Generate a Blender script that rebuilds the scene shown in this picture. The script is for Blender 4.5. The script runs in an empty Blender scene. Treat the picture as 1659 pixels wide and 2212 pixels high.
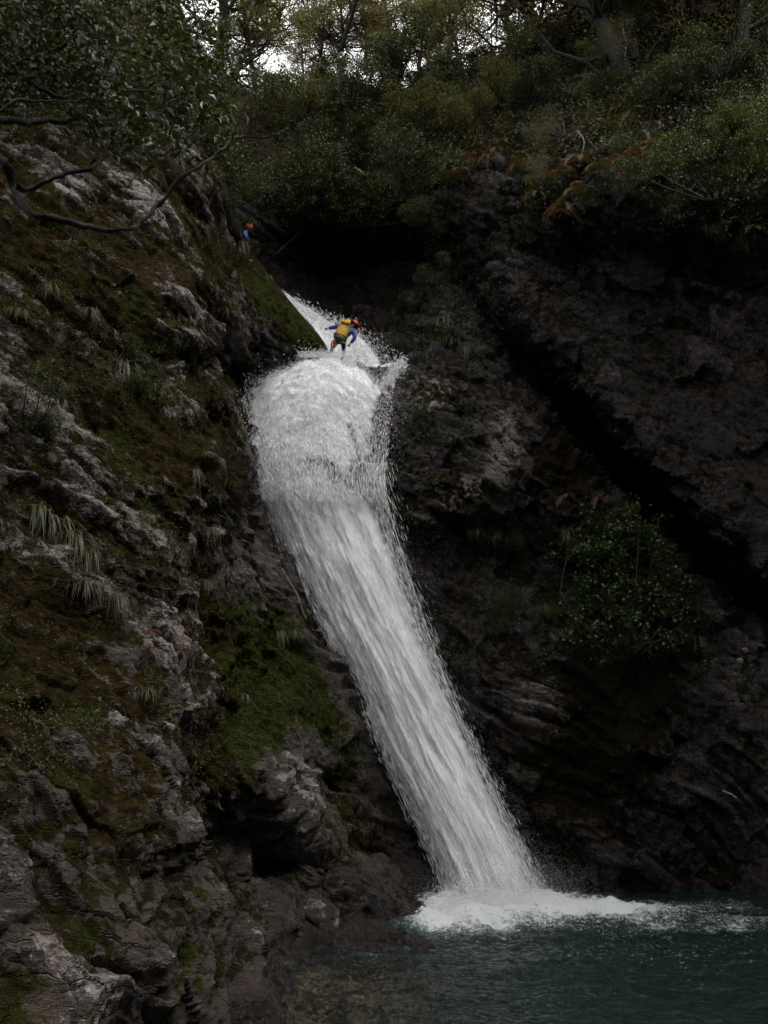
import bpy, math, random
import numpy as np
from mathutils import Vector, Matrix

R = math.radians
scene = bpy.context.scene
C = scene.collection
rng = np.random.default_rng(7)
random.seed(7)

# ------------------------------------------------------------------ camera, sky, sun, exposure
CAM_Z, PITCH, FOC = 3.0, R(15), 2124.0          # photo measured on a 1659 x 2212 grid
PW, PH = 1659.0, 2212.0
cam = bpy.data.cameras.new('camera')
cam.sensor_fit = 'VERTICAL'
cam.angle_y = 2 * math.atan(PH / 2 / FOC)
cam.clip_end = 3000
camo = bpy.data.objects.new('camera', cam)
C.objects.link(camo)
camo.location = (0, 0, CAM_Z)
camo.rotation_euler = (R(90) + PITCH, 0, 0)
scene.camera = camo

SUN_EL, SUN_AZ = R(60), R(105)                   # soft light from above and from the right
world = bpy.data.worlds.new('World')
scene.world = world
world.use_nodes = True
wt = world.node_tree
wt.nodes.clear()
wo = wt.nodes.new('ShaderNodeOutputWorld')
wb = wt.nodes.new('ShaderNodeBackground')
sky = wt.nodes.new('ShaderNodeTexSky')
sky.sky_type = 'NISHITA'
sky.sun_disc = False
sky.sun_elevation = SUN_EL
sky.sun_rotation = SUN_AZ
sky.air_density = 1.0
sky.dust_density = 6.0
mixw = wt.nodes.new('ShaderNodeMix')
mixw.data_type = 'RGBA'
mixw.inputs[0].default_value = 0.9               # cloud cover hides most of the blue
mixw.inputs[7].default_value = (10.2, 10.0, 10.0, 1)
wt.links.new(sky.outputs[0], mixw.inputs[6])
wt.links.new(mixw.outputs[2], wb.inputs[0])
wb.inputs[1].default_value = 0.11
wt.links.new(wb.outputs[0], wo.inputs[0])

sun = bpy.data.lights.new('sun', 'SUN')
sun.energy = 0.8
sun.angle = R(25)
sun.color = (1.0, 0.97, 0.93)
suno = bpy.data.objects.new('sun', sun)
C.objects.link(suno)
sd = Vector((math.sin(SUN_AZ) * math.cos(SUN_EL), math.cos(SUN_AZ) * math.cos(SUN_EL), math.sin(SUN_EL)))
suno.rotation_euler = sd.to_track_quat('Z', 'Y').to_euler()

vs = scene.view_settings
vs.view_transform = 'Standard'
vs.look = 'None'
vs.exposure = 1.1
vs.gamma = 1.0
vs.use_curve_mapping = False
scene.cycles.use_denoising = True
scene.cycles.use_adaptive_sampling = True
scene.cycles.adaptive_threshold = 0.03
scene.cycles.max_bounces = 4
scene.cycles.diffuse_bounces = 2
scene.cycles.glossy_bounces = 2
scene.cycles.transmission_bounces = 2
scene.cycles.transparent_max_bounces = 8
scene.cycles.caustics_reflective = False
scene.cycles.caustics_refractive = False

# ------------------------------------------------------------------ helpers
CP, SP = math.cos(PITCH), math.sin(PITCH)


def at(x, y, d):
    """photo grid point at a distance d (metres along the ground from the camera) -> world, arrays allowed"""
    x, y, d = np.broadcast_arrays(np.asarray(x, float), np.asarray(y, float), np.asarray(d, float))
    a = (x - PW / 2) / FOC
    b = (PH / 2 - y) / FOC
    dy = CP - b * SP
    dz = SP + b * CP
    t = d / dy
    return np.stack([a * t, d, CAM_Z + dz * t], -1)


def at_water(x, y):
    x, y = np.broadcast_arrays(np.asarray(x, float), np.asarray(y, float))
    b = (PH / 2 - y) / FOC
    dy = CP - b * SP
    dz = SP + b * CP
    d = -CAM_Z / dz * dy
    return at(x, y, d)


def ppm(y, d):
    """photo grid units per metre at this height in the picture and distance"""
    b = (PH / 2 - y) / FOC
    return FOC * (CP - b * SP) / d


_g = np.random.default_rng(3).normal(size=(256, 3))
_g /= np.linalg.norm(_g, axis=1)[:, None]


def _hash(i, seed):
    h = (i[:, 0].astype(np.int64) * 374761393 + i[:, 1].astype(np.int64) * 668265263 + i[:, 2].astype(np.int64) * 2147483647 + seed * 974711) & 0xffffffff
    h = ((h ^ (h >> 13)) * 1274126177) & 0xffffffff
    return h ^ (h >> 16)


def pn(P, seed=0):
    P = np.asarray(P, float)
    sh = P.shape[:-1]
    P = P.reshape(-1, 3)
    i = np.floor(P)
    f = P - i
    u = f * f * f * (f * (f * 6 - 15) + 10)
    out = np.zeros(len(P))
    for cx in (0, 1):
        wx = u[:, 0] if cx else 1 - u[:, 0]
        for cy in (0, 1):
            wy = u[:, 1] if cy else 1 - u[:, 1]
            for cz in (0, 1):
                wz = u[:, 2] if cz else 1 - u[:, 2]
                c = np.array((cx, cy, cz), float)
                g = _g[_hash(i + c, seed) & 255]
                out += wx * wy * wz * np.einsum('ij,ij->i', g, f - c)
    return (out * 1.5).reshape(sh)


def fbm(P, octs=4, seed=0, gain=0.5, ridged=False):
    a, s, tot = 1.0, 0.0, 0.0
    P = np.asarray(P, float)
    for o in range(octs):
        n = pn(P, seed + o * 17)
        if ridged:
            n = 1 - 2 * np.abs(n)
        s = s + a * n
        tot += a
        a *= gain
        P = P * 2.03 + 11.3
    return s / tot


def sstep(a, b, x):
    t = np.clip((x - a) / (b - a), 0, 1)
    return t * t * (3 - 2 * t)


def mesh_np(name, V, Q=None, T=None, smooth=True, attrs=None):
    """mesh from arrays: V (n,3), quads Q (m,4), triangles T (k,3), attrs {name: (n,) or (n,4)}"""
    me = bpy.data.meshes.new(name)
    V = np.asarray(V, np.float32)
    me.vertices.add(len(V))
    me.vertices.foreach_set('co', V.ravel())
    loops, starts, n = [], [], 0
    for A in (Q, T):
        if A is None or len(A) == 0:
            continue
        A = np.asarray(A, np.int32)
        k = A.shape[1]
        loops.append(A.ravel())
        starts.append(n + np.arange(len(A), dtype=np.int32) * k)
        n += A.size
    L = np.concatenate(loops)
    S = np.concatenate(starts)
    me.loops.add(len(L))
    me.loops.foreach_set('vertex_index', L)
    me.polygons.add(len(S))
    me.polygons.foreach_set('loop_start', S)
    if smooth:
        me.polygons.foreach_set('use_smooth', np.ones(len(S), bool))
    for k, a in (attrs or {}).items():
        a = np.asarray(a, np.float32)
        if a.ndim == 1:
            at_ = me.attributes.new(k, 'FLOAT', 'POINT')
            at_.data.foreach_set('value', a)
        else:
            at_ = me.attributes.new(k, 'FLOAT_COLOR', 'POINT')
            at_.data.foreach_set('color', a.ravel())
    me.update(calc_edges=True)
    return me


def grid_faces(nr, nc):
    i = np.arange(nr * nc).reshape(nr, nc)
    return np.stack([i[:-1, :-1], i[1:, :-1], i[1:, 1:], i[:-1, 1:]], -1).reshape(-1, 4)


def obj(name, me, mat=None, parent=None, loc=None, rot=None, scale=None):
    o = bpy.data.objects.new(name, me)
    C.objects.link(o)
    if me is not None and mat is not None and len(me.materials) == 0:
        me.materials.append(mat)
    if parent is not None:
        o.parent = parent
    if loc is not None:
        o.location = loc
    if rot is not None:
        o.rotation_euler = rot
    if scale is not None:
        o.scale = scale if hasattr(scale, '__len__') else (scale,) * 3
    return o


def tag(o, label=None, cat=None, group=None, kind=None):
    if label: o['label'] = label
    if cat: o['category'] = cat
    if group: o['group'] = group
    if kind: o['kind'] = kind
    return o


class Tubes:
    """tapered tubes along polylines, collected into one mesh"""
    def __init__(self):
        self.V, self.Q, self.n = [], [], 0

    def add(self, pts, rad, sides=6, wob=0.0, seed=0):
        pts = np.asarray(pts, float)
        m = len(pts)
        rad = np.broadcast_to(np.asarray(rad, float), (m,)) if np.ndim(rad) == 0 else np.asarray(rad, float)
        tan = np.gradient(pts, axis=0)
        tan /= np.linalg.norm(tan, axis=1)[:, None] + 1e-9
        ref = np.array((0.31, 0.2, 0.93)) if abs(tan[0, 2]) < 0.8 else np.array((0.9, 0.3, 0.1))
        u = np.cross(tan, ref)
        u /= np.linalg.norm(u, axis=1)[:, None] + 1e-9
        v = np.cross(tan, u)
        a = np.arange(sides) / sides * 2 * math.pi
        ring = u[:, None, :] * np.cos(a)[None, :, None] + v[:, None, :] * np.sin(a)[None, :, None]
        rr = rad[:, None] * np.ones((1, sides))
        if wob:
            rr = rr * (1 + wob * pn(pts[:, None, :] * 5 + ring * 1.5, seed))
        X = pts[:, None, :] + ring * rr[:, :, None]
        i = np.arange(m * sides).reshape(m, sides)
        j = np.roll(i, -1, axis=1)
        self.V.append(X.reshape(-1, 3))
        self.Q.append(np.stack([i[:-1], j[:-1], j[1:], i[1:]], -1).reshape(-1, 4) + self.n)
        self.n += m * sides

    def mesh(self, name):
        return mesh_np(name, np.concatenate(self.V), np.concatenate(self.Q))


def catmull(pts, n):
    pts = np.asarray(pts, float)
    P = np.vstack([2 * pts[0] - pts[1], pts, 2 * pts[-1] - pts[-2]])
    out = []
    k = len(pts) - 1
    for t in np.linspace(0, k, n):
        i = min(int(t), k - 1)
        f = t - i
        a, b, c, d = P[i], P[i + 1], P[i + 2], P[i + 3]
        out.append(0.5 * (2 * b + (c - a) * f + (2 * a - 5 * b + 4 * c - d) * f * f + (3 * b - a - 3 * c + d) * f ** 3))
    return np.array(out)


def smooth_path(pts, n=24):
    return catmull(pts, n)


# ------------------------------------------------------------------ materials
class NT:
    def __init__(self, name):
        self.m = bpy.data.materials.new(name)
        self.m.use_nodes = True
        self.t = self.m.node_tree
        self.t.nodes.clear()
        self.out = self.t.nodes.new('ShaderNodeOutputMaterial')

    def n(self, typ, **kw):
        nd = self.t.nodes.new(typ)
        for k, v in kw.items():
            if k.startswith('i_'):
                nd.inputs[int(k[2:])].default_value = v
            else:
                setattr(nd, k, v)
        return nd

    def l(self, a, b):
        self.t.links.new(a, b)

    def math(self, op, a, b=None, clamp=False):
        nd = self.n('ShaderNodeMath', operation=op, use_clamp=clamp)
        for i, v in enumerate((a, b)):
            if v is None: continue
            if isinstance(v, (int, float)): nd.inputs[i].default_value = v
            else: self.l(v, nd.inputs[i])
        return nd.outputs[0]

    def noise(self, vec, scale, detail=4, rough=0.55, dist=0.0):
        nd = self.n('ShaderNodeTexNoise')
        nd.inputs['Scale'].default_value = scale
        nd.inputs['Detail'].default_value = detail
        nd.inputs['Roughness'].default_value = rough
        nd.inputs['Distortion'].default_value = dist
        if vec is not None: self.l(vec, nd.inputs['Vector'])
        return nd.outputs[0]

    def ramp(self, fac, stops, interp='LINEAR'):
        nd = self.n('ShaderNodeValToRGB')
        cr = nd.color_ramp
        cr.interpolation = interp
        while len(cr.elements) < len(stops): cr.elements.new(0.5)
        for e, (p, c) in zip(cr.elements, stops):
            e.position = p
            e.color = tuple(c) + (1,) if len(c) == 3 else c
        self.l(fac, nd.inputs[0])
        return nd.outputs[0]

    def mix(self, fac, a, b):
        nd = self.n('ShaderNodeMix', data_type='RGBA')
        for sock, v in ((nd.inputs[0], fac), (nd.inputs[6], a), (nd.inputs[7], b)):
            if isinstance(v, (int, float)): sock.default_value = v
            elif isinstance(v, tuple): sock.default_value = v + (1,) if len(v) == 3 else v
            else: self.l(v, sock)
        return nd.outputs[2]

    def sm(self, x, a, b):
        nd = self.n('ShaderNodeMapRange', interpolation_type='SMOOTHSTEP')
        self.l(x, nd.inputs[0])
        nd.inputs[1].default_value = a
        nd.inputs[2].default_value = b
        return nd.outputs[0]

    def attr(self, name):
        return self.n('ShaderNodeAttribute', attribute_name=name)

    def mapping(self, vec, rot=(0, 0, 0), scale=(1, 1, 1)):
        nd = self.n('ShaderNodeMapping')
        nd.inputs['Rotation'].default_value = rot
        nd.inputs['Scale'].default_value = scale
        self.l(vec, nd.inputs[0])
        return nd.outputs[0]


def mat_rock():
    m = NT('wet mossy schist')
    geo = m.n('ShaderNodeNewGeometry')
    pos = geo.outputs['Position']
    sep = m.n('ShaderNodeSeparateColor')
    m.l(m.attr('mask').outputs['Color'], sep.inputs[0])
    moss_a, pale_a, wet_shade_a = sep.outputs[0], sep.outputs[1], sep.outputs[2]
    bed = m.mapping(pos, rot=(0, R(35), 0), scale=(0.35, 0.6, 2.2))
    n1 = m.noise(pos, 1.3, 3, 0.6)
    nb = m.noise(bed, 2.2, 5, 0.65, 0.3)
    nf = m.noise(pos, 14, 4, 0.65)
    nm = m.noise(pos, 4.5, 3, 0.62)
    rock = m.ramp(nb, [(0.28, (0.007, 0.0055, 0.0045)), (0.45, (0.023, 0.0165, 0.0125)), (0.56, (0.043, 0.033, 0.026)), (0.75, (0.08, 0.064, 0.053))])
    rock = m.mix(m.math('MULTIPLY', m.sm(nf, 0.4, 0.75), 0.35), rock, (0.02, 0.015, 0.011))
    rust = m.math('MULTIPLY', m.sm(n1, 0.45, 0.7), 0.6)
    rock = m.mix(rust, rock, (0.06, 0.032, 0.015))
    # lichen-pale rock
    pf = m.math('ADD', m.math('MULTIPLY', pale_a, 1.15), m.math('MULTIPLY', m.math('SUBTRACT', nb, 0.5), 1.6))
    pf = m.math('ADD', pf, m.math('MULTIPLY', m.math('SUBTRACT', nf, 0.5), 1.1))
    pf = m.sm(pf, 0.42, 0.72)
    pale = m.ramp(nf, [(0.3, (0.07, 0.058, 0.051)), (0.5, (0.19, 0.163, 0.148)), (0.7, (0.38, 0.34, 0.315))])
    rock = m.mix(pf, rock, pale)
    # moss
    mf = m.math('ADD', m.math('MULTIPLY', moss_a, 1.1), m.math('MULTIPLY', m.math('SUBTRACT', nm, 0.5), 1.7))
    mf = m.math('ADD', mf, m.math('MULTIPLY', m.math('SUBTRACT', nf, 0.5), 0.9))
    mf = m.sm(mf, 0.40, 0.62)
    green = m.attr('green').outputs['Fac']
    mc = m.ramp(m.noise(pos, 7, 3, 0.7), [(0.3, (0.008, 0.005, 0.002)), (0.48, (0.019, 0.0128, 0.0046)), (0.6, (0.031, 0.0245, 0.0068)), (0.75, (0.050, 0.043, 0.010))])
    mg = m.ramp(m.noise(pos, 9, 3, 0.7), [(0.3, (0.006, 0.008, 0.002)), (0.5, (0.019, 0.024, 0.005)), (0.72, (0.052, 0.060, 0.011))])
    gsel = m.sm(m.math('ADD', green, m.math('MULTIPLY', m.math('SUBTRACT', n1, 0.5), 1.5)), 0.42, 0.62)
    mc = m.mix(gsel, mc, mg)
    vo = m.n('ShaderNodeTexVoronoi', feature='DISTANCE_TO_EDGE')
    vo.inputs['Scale'].default_value = 1.9
    wv = m.n('ShaderNodeVectorMath', operation='ADD')
    m.l(bed, wv.inputs[0])
    cw = m.n('ShaderNodeVectorMath', operation='SCALE')
    nz = m.n('ShaderNodeTexNoise')
    nz.inputs['Scale'].default_value = 3.0
    nz.inputs['Detail'].default_value = 3.0
    m.l(pos, nz.inputs['Vector'])
    m.l(nz.outputs[1], cw.inputs[0])
    cw.inputs[3].default_value = 0.55
    m.l(cw.outputs[0], wv.inputs[1])
    m.l(wv.outputs[0], vo.inputs['Vector'])
    crack = m.sm(vo.outputs['Distance'], 0.0, 0.035)
    rock = m.mix(m.math('MULTIPLY', m.math('SUBTRACT', 1.0, crack), 0.8), rock, (0.008, 0.006, 0.005))
    col = m.mix(mf, rock, mc)
    # damp, and shade painted into the same mask, darken it
    wet = m.sm(m.math('ADD', wet_shade_a, m.math('MULTIPLY', m.math('SUBTRACT', nm, 0.5), 0.5)), 0.3, 0.8)
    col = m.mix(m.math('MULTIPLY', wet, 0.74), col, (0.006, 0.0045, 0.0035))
    p = m.n('ShaderNodeBsdfPrincipled')
    m.l(col, p.inputs['Base Color'])
    rr = m.math('ADD', 0.62, m.math('MULTIPLY', mf, 0.36))
    rr = m.math('SUBTRACT', rr, m.math('MULTIPLY', wet, m.math('MULTIPLY', nm, 0.75)))
    m.l(rr, p.inputs['Roughness'])
    m.l(m.math('SUBTRACT', 0.5, m.math('MULTIPLY', mf, 0.46)), p.inputs['Specular IOR Level'])
    h = m.math('ADD', m.math('MULTIPLY', m.noise(bed, 3.0, 4, 0.7), 0.9), m.math('MULTIPLY', m.noise(pos, 16, 4, 0.8), 0.6))
    h = m.math('ADD', h, m.math('MULTIPLY', crack, 0.25))
    bp = m.n('ShaderNodeBump')
    bp.inputs['Strength'].default_value = 1.0
    bp.inputs['Distance'].default_value = 0.16
    m.l(h, bp.inputs['Height'])
    m.l(bp.outputs[0], p.inputs['Normal'])
    m.l(p.outputs[0], m.out.inputs[0])
    return m.m


def mat_leaf(name, c0, c1, rough=0.4, trans=0.3, spec=0.5):
    m = NT(name)
    a = m.attr('tint').outputs['Fac']
    col = m.mix(a, tuple(c0), tuple(c1))
    p = m.n('ShaderNodeBsdfPrincipled')
    m.l(col, p.inputs['Base Color'])
    p.inputs['Roughness'].default_value = rough
    p.inputs['Specular IOR Level'].default_value = spec
    t = m.n('ShaderNodeBsdfTranslucent')
    tc = m.mix(0.5, col, (c1[0] * 1.3, c1[1] * 1.25, c1[2] * 0.6))
    m.l(tc, t.inputs[0])
    mx = m.n('ShaderNodeMixShader')
    mx.inputs[0].default_value = trans
    m.l(p.outputs[0], mx.inputs[1])
    m.l(t.outputs[0], mx.inputs[2])
    m.l(mx.outputs[0], m.out.inputs[0])
    return m.m


def mat_bark(name, c0, c1):
    m = NT(name)
    pos = m.n('ShaderNodeNewGeometry').outputs['Position']
    n = m.noise(pos, 9, 6, 0.65)
    p = m.n('ShaderNodeBsdfPrincipled')
    m.l(m.ramp(n, [(0.35, c0), (0.65, c1)]), p.inputs['Base Color'])
    p.inputs['Roughness'].default_value = 0.85
    b = m.n('ShaderNodeBump')
    b.inputs['Strength'].default_value = 0.7
    b.inputs['Distance'].default_value = 0.03
    m.l(n, b.inputs['Height'])
    m.l(b.outputs[0], p.inputs['Normal'])
    m.l(p.outputs[0], m.out.inputs[0])
    return m.m


def mat_plain(name, c, rough=0.5, spec=0.4, var=0.25, scale=25, metal=0.0):
    m = NT(name)
    pos = m.n('ShaderNodeNewGeometry').outputs['Position']
    n = m.noise(pos, scale, 4, 0.6)
    p = m.n('ShaderNodeBsdfPrincipled')
    m.l(m.mix(n, tuple(v * (1 - var) for v in c), tuple(min(1, v * (1 + var)) for v in c)), p.inputs['Base Color'])
    p.inputs['Roughness'].default_value = rough
    p.inputs['Specular IOR Level'].default_value = spec
    p.inputs['Metallic'].default_value = metal
    b = m.n('ShaderNodeBump')
    b.inputs['Strength'].default_value = 0.3
    b.inputs['Distance'].default_value = 0.01
    m.l(n, b.inputs['Height'])
    m.l(b.outputs[0], p.inputs['Normal'])
    m.l(p.outputs[0], m.out.inputs[0])
    return m.m


def foam_shader(m, col=(0.92, 0.92, 0.93), bump=None, colsock=None):
    d = m.n('ShaderNodeBsdfDiffuse')
    d.inputs[0].default_value = col + (1,)
    t = m.n('ShaderNodeBsdfTranslucent')
    t.inputs[0].default_value = col + (1,)
    mx = m.n('ShaderNodeMixShader')
    mx.inputs[0].default_value = 0.14
    m.l(d.outputs[0], mx.inputs[1])
    m.l(t.outputs[0], mx.inputs[2])
    if bump is not None:
        m.l(bump, d.inputs['Normal'])
    if colsock is not None:
        m.l(colsock, d.inputs[0])
        m.l(colsock, t.inputs[0])
    return mx.outputs[0]


def mat_drops():
    m = NT('aerated water drops')
    m.l(foam_shader(m), m.out.inputs[0])
    return m.m


def mat_fall(name, lo, hi, fine=1.0):
    """white water: streaks stretched along the flow, broken to clear gaps; uses attributes fu (across, metres), fv (along, metres), dens"""
    m = NT(name)
    comb = m.n('ShaderNodeCombineXYZ')
    m.l(m.attr('fu').outputs['Fac'], comb.inputs[0])
    m.l(m.attr('fv').outputs['Fac'], comb.inputs[1])
    v = comb.outputs[0]
    s1 = m.noise(m.mapping(v, scale=(4.5 * fine, 0.55 * fine, 1)), 1.0, 6, 0.62, 0.3)
    s2 = m.noise(m.mapping(v, scale=(11 * fine, 1.9 * fine, 1)), 1.0, 5, 0.65)
    s3 = m.noise(m.mapping(v, scale=(1.2, 0.6, 1)), 1.0, 3, 0.5)
    h = m.math('ADD', m.math('MULTIPLY', s1, 0.45), m.math('MULTIPLY', s2, 0.55))
    iso = m.noise(m.mapping(v, scale=(6 * fine, 4.5 * fine, 1)), 1.0, 7, 0.8, 0.2)
    lip = m.attr('lip').outputs['Fac']
    h = m.math('ADD', m.math('MULTIPLY', h, m.math('SUBTRACT', 1.0, lip)), m.math('MULTIPLY', iso, lip))
    bp = m.n('ShaderNodeBump')
    bp.inputs['Strength'].default_value = 0.22
    bp.inputs['Distance'].default_value = 0.09
    m.l(h, bp.inputs['Height'])
    foam = foam_shader(m, bump=bp.outputs[0], colsock=m.mix(m.sm(h, 0.36, 0.60), (0.68, 0.69, 0.71), (0.93, 0.93, 0.94)))
    a = m.math('ADD', h, m.math('MULTIPLY', m.math('SUBTRACT', s3, 0.5), 0.5))
    a = m.math('ADD', a, m.math('SUBTRACT', m.attr('dens').outputs['Fac'], 0.5))
    a = m.sm(a, lo, hi)
    tr = m.n('ShaderNodeBsdfTransparent')
    mx = m.n('ShaderNodeMixShader')
    m.l(a, mx.inputs[0])
    m.l(tr.outputs[0], mx.inputs[1])
    m.l(foam, mx.inputs[2])
    m.l(mx.outputs[0], m.out.inputs[0])
    return m.m


def mat_pool():
    m = NT('green pool water')
    pos = m.n('ShaderNodeNewGeometry').outputs['Position']
    foam_a = m.attr('foam').outputs['Fac']
    shal = m.attr('shallow').outputs['Fac']
    st = m.mapping(pos, scale=(1.0, 0.7, 1))
    n1 = m.noise(st, 2.6, 5, 0.62, 0.5)
    n2 = m.noise(st, 9, 6, 0.65, 0.6)
    n3 = m.noise(st, 26, 4, 0.65)
    h = m.math('ADD', m.math('MULTIPLY', n1, 0.6), m.math('MULTIPLY', n2, 0.3))
    bp = m.n('ShaderNodeBump')
    bp.inputs['Strength'].default_value = 0.8
    bp.inputs['Distance'].default_value = 0.3
    m.l(h, bp.inputs['Height'])
    # body of the water
    deep = m.n('ShaderNodeBsdfDiffuse')
    m.l(m.mix(m.math('MULTIPLY', m.sm(foam_a, 0.2, 1.0), 0.8, True), (0.0045, 0.0138, 0.0115), (0.08, 0.13, 0.12)), deep.inputs[0])
    tr = m.n('ShaderNodeBsdfTransparent')
    tr.inputs[0].default_value = (0.92, 0.90, 0.78, 1)
    body = m.n('ShaderNodeMixShader')
    m.l(m.math('SUBTRACT', 1.0, m.math('MULTIPLY', shal, 0.95)), body.inputs[0])
    m.l(tr.outputs[0], body.inputs[1])
    m.l(deep.outputs[0], body.inputs[2])
    gl = m.n('ShaderNodeBsdfGlossy')
    gl.inputs['Roughness'].default_value = 0.07
    m.l(bp.outputs[0], gl.inputs['Normal'])
    fr = m.n('ShaderNodeFresnel')
    fr.inputs[0].default_value = 1.33
    m.l(bp.outputs[0], fr.inputs['Normal'])
    surf = m.n('ShaderNodeMixShader')
    m.l(fr.outputs[0], surf.inputs[0])
    m.l(body.outputs[0], surf.inputs[1])
    m.l(gl.outputs[0], surf.inputs[2])
    # foam
    fb = m.n('ShaderNodeBump')
    fb.inputs['Strength'].default_value = 0.8
    fb.inputs['Distance'].default_value = 0.12
    m.l(m.math('ADD', n2, n3), fb.inputs['Height'])
    foam = foam_shader(m, (0.78, 0.81, 0.82), fb.outputs[0])
    fa = m.math('ADD', foam_a, m.math('MULTIPLY', m.math('SUBTRACT', n2, 0.5), 1.3))
    fa = m.math('ADD', fa, m.math('MULTIPLY', m.math('SUBTRACT', n3, 0.5), 1.3))
    fa = m.math('ADD', fa, m.math('MULTIPLY', m.math('SUBTRACT', n1, 0.5), 0.5))
    fa = m.sm(fa, 0.34, 0.98)
    mx = m.n('ShaderNodeMixShader')
    m.l(fa, mx.inputs[0])
    m.l(surf.outputs[0], mx.inputs[1])
    m.l(foam, mx.inputs[2])
    m.l(mx.outputs[0], m.out.inputs[0])
    return m.m


M = {}
M['rock'] = mat_rock()
M['beech'] = mat_leaf('beech leaf', (0.032, 0.036, 0.009), (0.105, 0.10, 0.024), 0.42, 0.50)
M['beech2'] = mat_leaf('olive beech leaf', (0.048, 0.043, 0.012), (0.13, 0.112, 0.028), 0.42, 0.50)
M['glossy'] = mat_leaf('glossy shrub leaf', (0.009, 0.015, 0.0035), (0.050, 0.066, 0.015), 0.38, 0.28, 0.3)
M['under'] = mat_leaf('undergrowth leaf', (0.010, 0.013, 0.004), (0.038, 0.042, 0.011), 0.45, 0.28, 0.3)
M['big'] = mat_leaf('broad evergreen leaf', (0.004, 0.007, 0.002), (0.028, 0.042, 0.007), 0.27, 0.28, 0.28)
M['yellow'] = mat_leaf('yellow green leaf', (0.018, 0.024, 0.004), (0.07, 0.08, 0.012), 0.4, 0.4)
M['bright'] = mat_leaf('fresh green leaf', (0.009, 0.020, 0.0045), (0.036, 0.058, 0.011), 0.4, 0.3, 0.35)
M['fern'] = mat_leaf('green fern', (0.018, 0.026, 0.008), (0.055, 0.065, 0.02), 0.5, 0.3)
M['rustfern'] = mat_leaf('rusty fern', (0.045, 0.020, 0.009), (0.14, 0.062, 0.028), 0.55, 0.3)
M['grass'] = mat_leaf('tussock grass', (0.022, 0.026, 0.007), (0.11, 0.105, 0.038), 0.5, 0.3)
M['lichen'] = mat_leaf('grey green beard lichen', (0.05, 0.055, 0.025), (0.12, 0.12, 0.055), 0.8, 0.3)
M['brownleaf'] = mat_leaf('dry brown twig leaf', (0.045, 0.032, 0.016), (0.11, 0.085, 0.045), 0.6, 0.35)
M['bark'] = mat_bark('dark mossy bark', (0.004, 0.003, 0.002), (0.017, 0.013, 0.008))
M['palebark'] = mat_bark('weathered grey wood', (0.10, 0.09, 0.08), (0.26, 0.24, 0.21))
M['drops'] = mat_drops()

# ------------------------------------------------------------------ rock walls


def depth_map(ctrl, x0, x1, y0, y1, step=10, blur=1):
    c = np.array(ctrl, float)
    P = c[:, :2] / 100
    D = np.linalg.norm(P[:, None] - P[None], axis=2)
    n = len(c)
    A = np.zeros((n + 3, n + 3))
    A[:n, :n] = D - 1e-3 * np.eye(n)
    A[:n, n:] = np.c_[np.ones(n), P]
    A[n:, :n] = A[:n, n:].T
    w = np.linalg.solve(A, np.r_[c[:, 2], 0, 0, 0])
    xs = np.arange(x0, x1 + step, step)
    ys = np.arange(y0, y1 + step, step)
    gx, gy = np.meshgrid(xs / 100, ys / 100)
    Z = w[n] + w[n + 1] * gx + w[n + 2] * gy
    for i in range(n):
        Z += w[i] * np.hypot(gx - P[i, 0], gy - P[i, 1])
    for _ in range(blur):
        Zp = np.pad(Z, 1, mode='edge')
        Z = (Zp[:-2, 1:-1] + Zp[2:, 1:-1] + Zp[1:-1, :-2] + Zp[1:-1, 2:] + 2 * Z) / 6

    def look(x, y):
        fx = np.clip((np.asarray(x, float) - x0) / step, 0, len(xs) - 1.001)
        fy = np.clip((np.asarray(y, float) - y0) / step, 0, len(ys) - 1.001)
        ix, iy = fx.astype(int), fy.astype(int)
        tx, ty = fx - ix, fy - iy
        return (Z[iy, ix] * (1 - tx) + Z[iy, ix + 1] * tx) * (1 - ty) + (Z[iy + 1, ix] * (1 - tx) + Z[iy + 1, ix + 1] * tx) * ty
    return look


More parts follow.
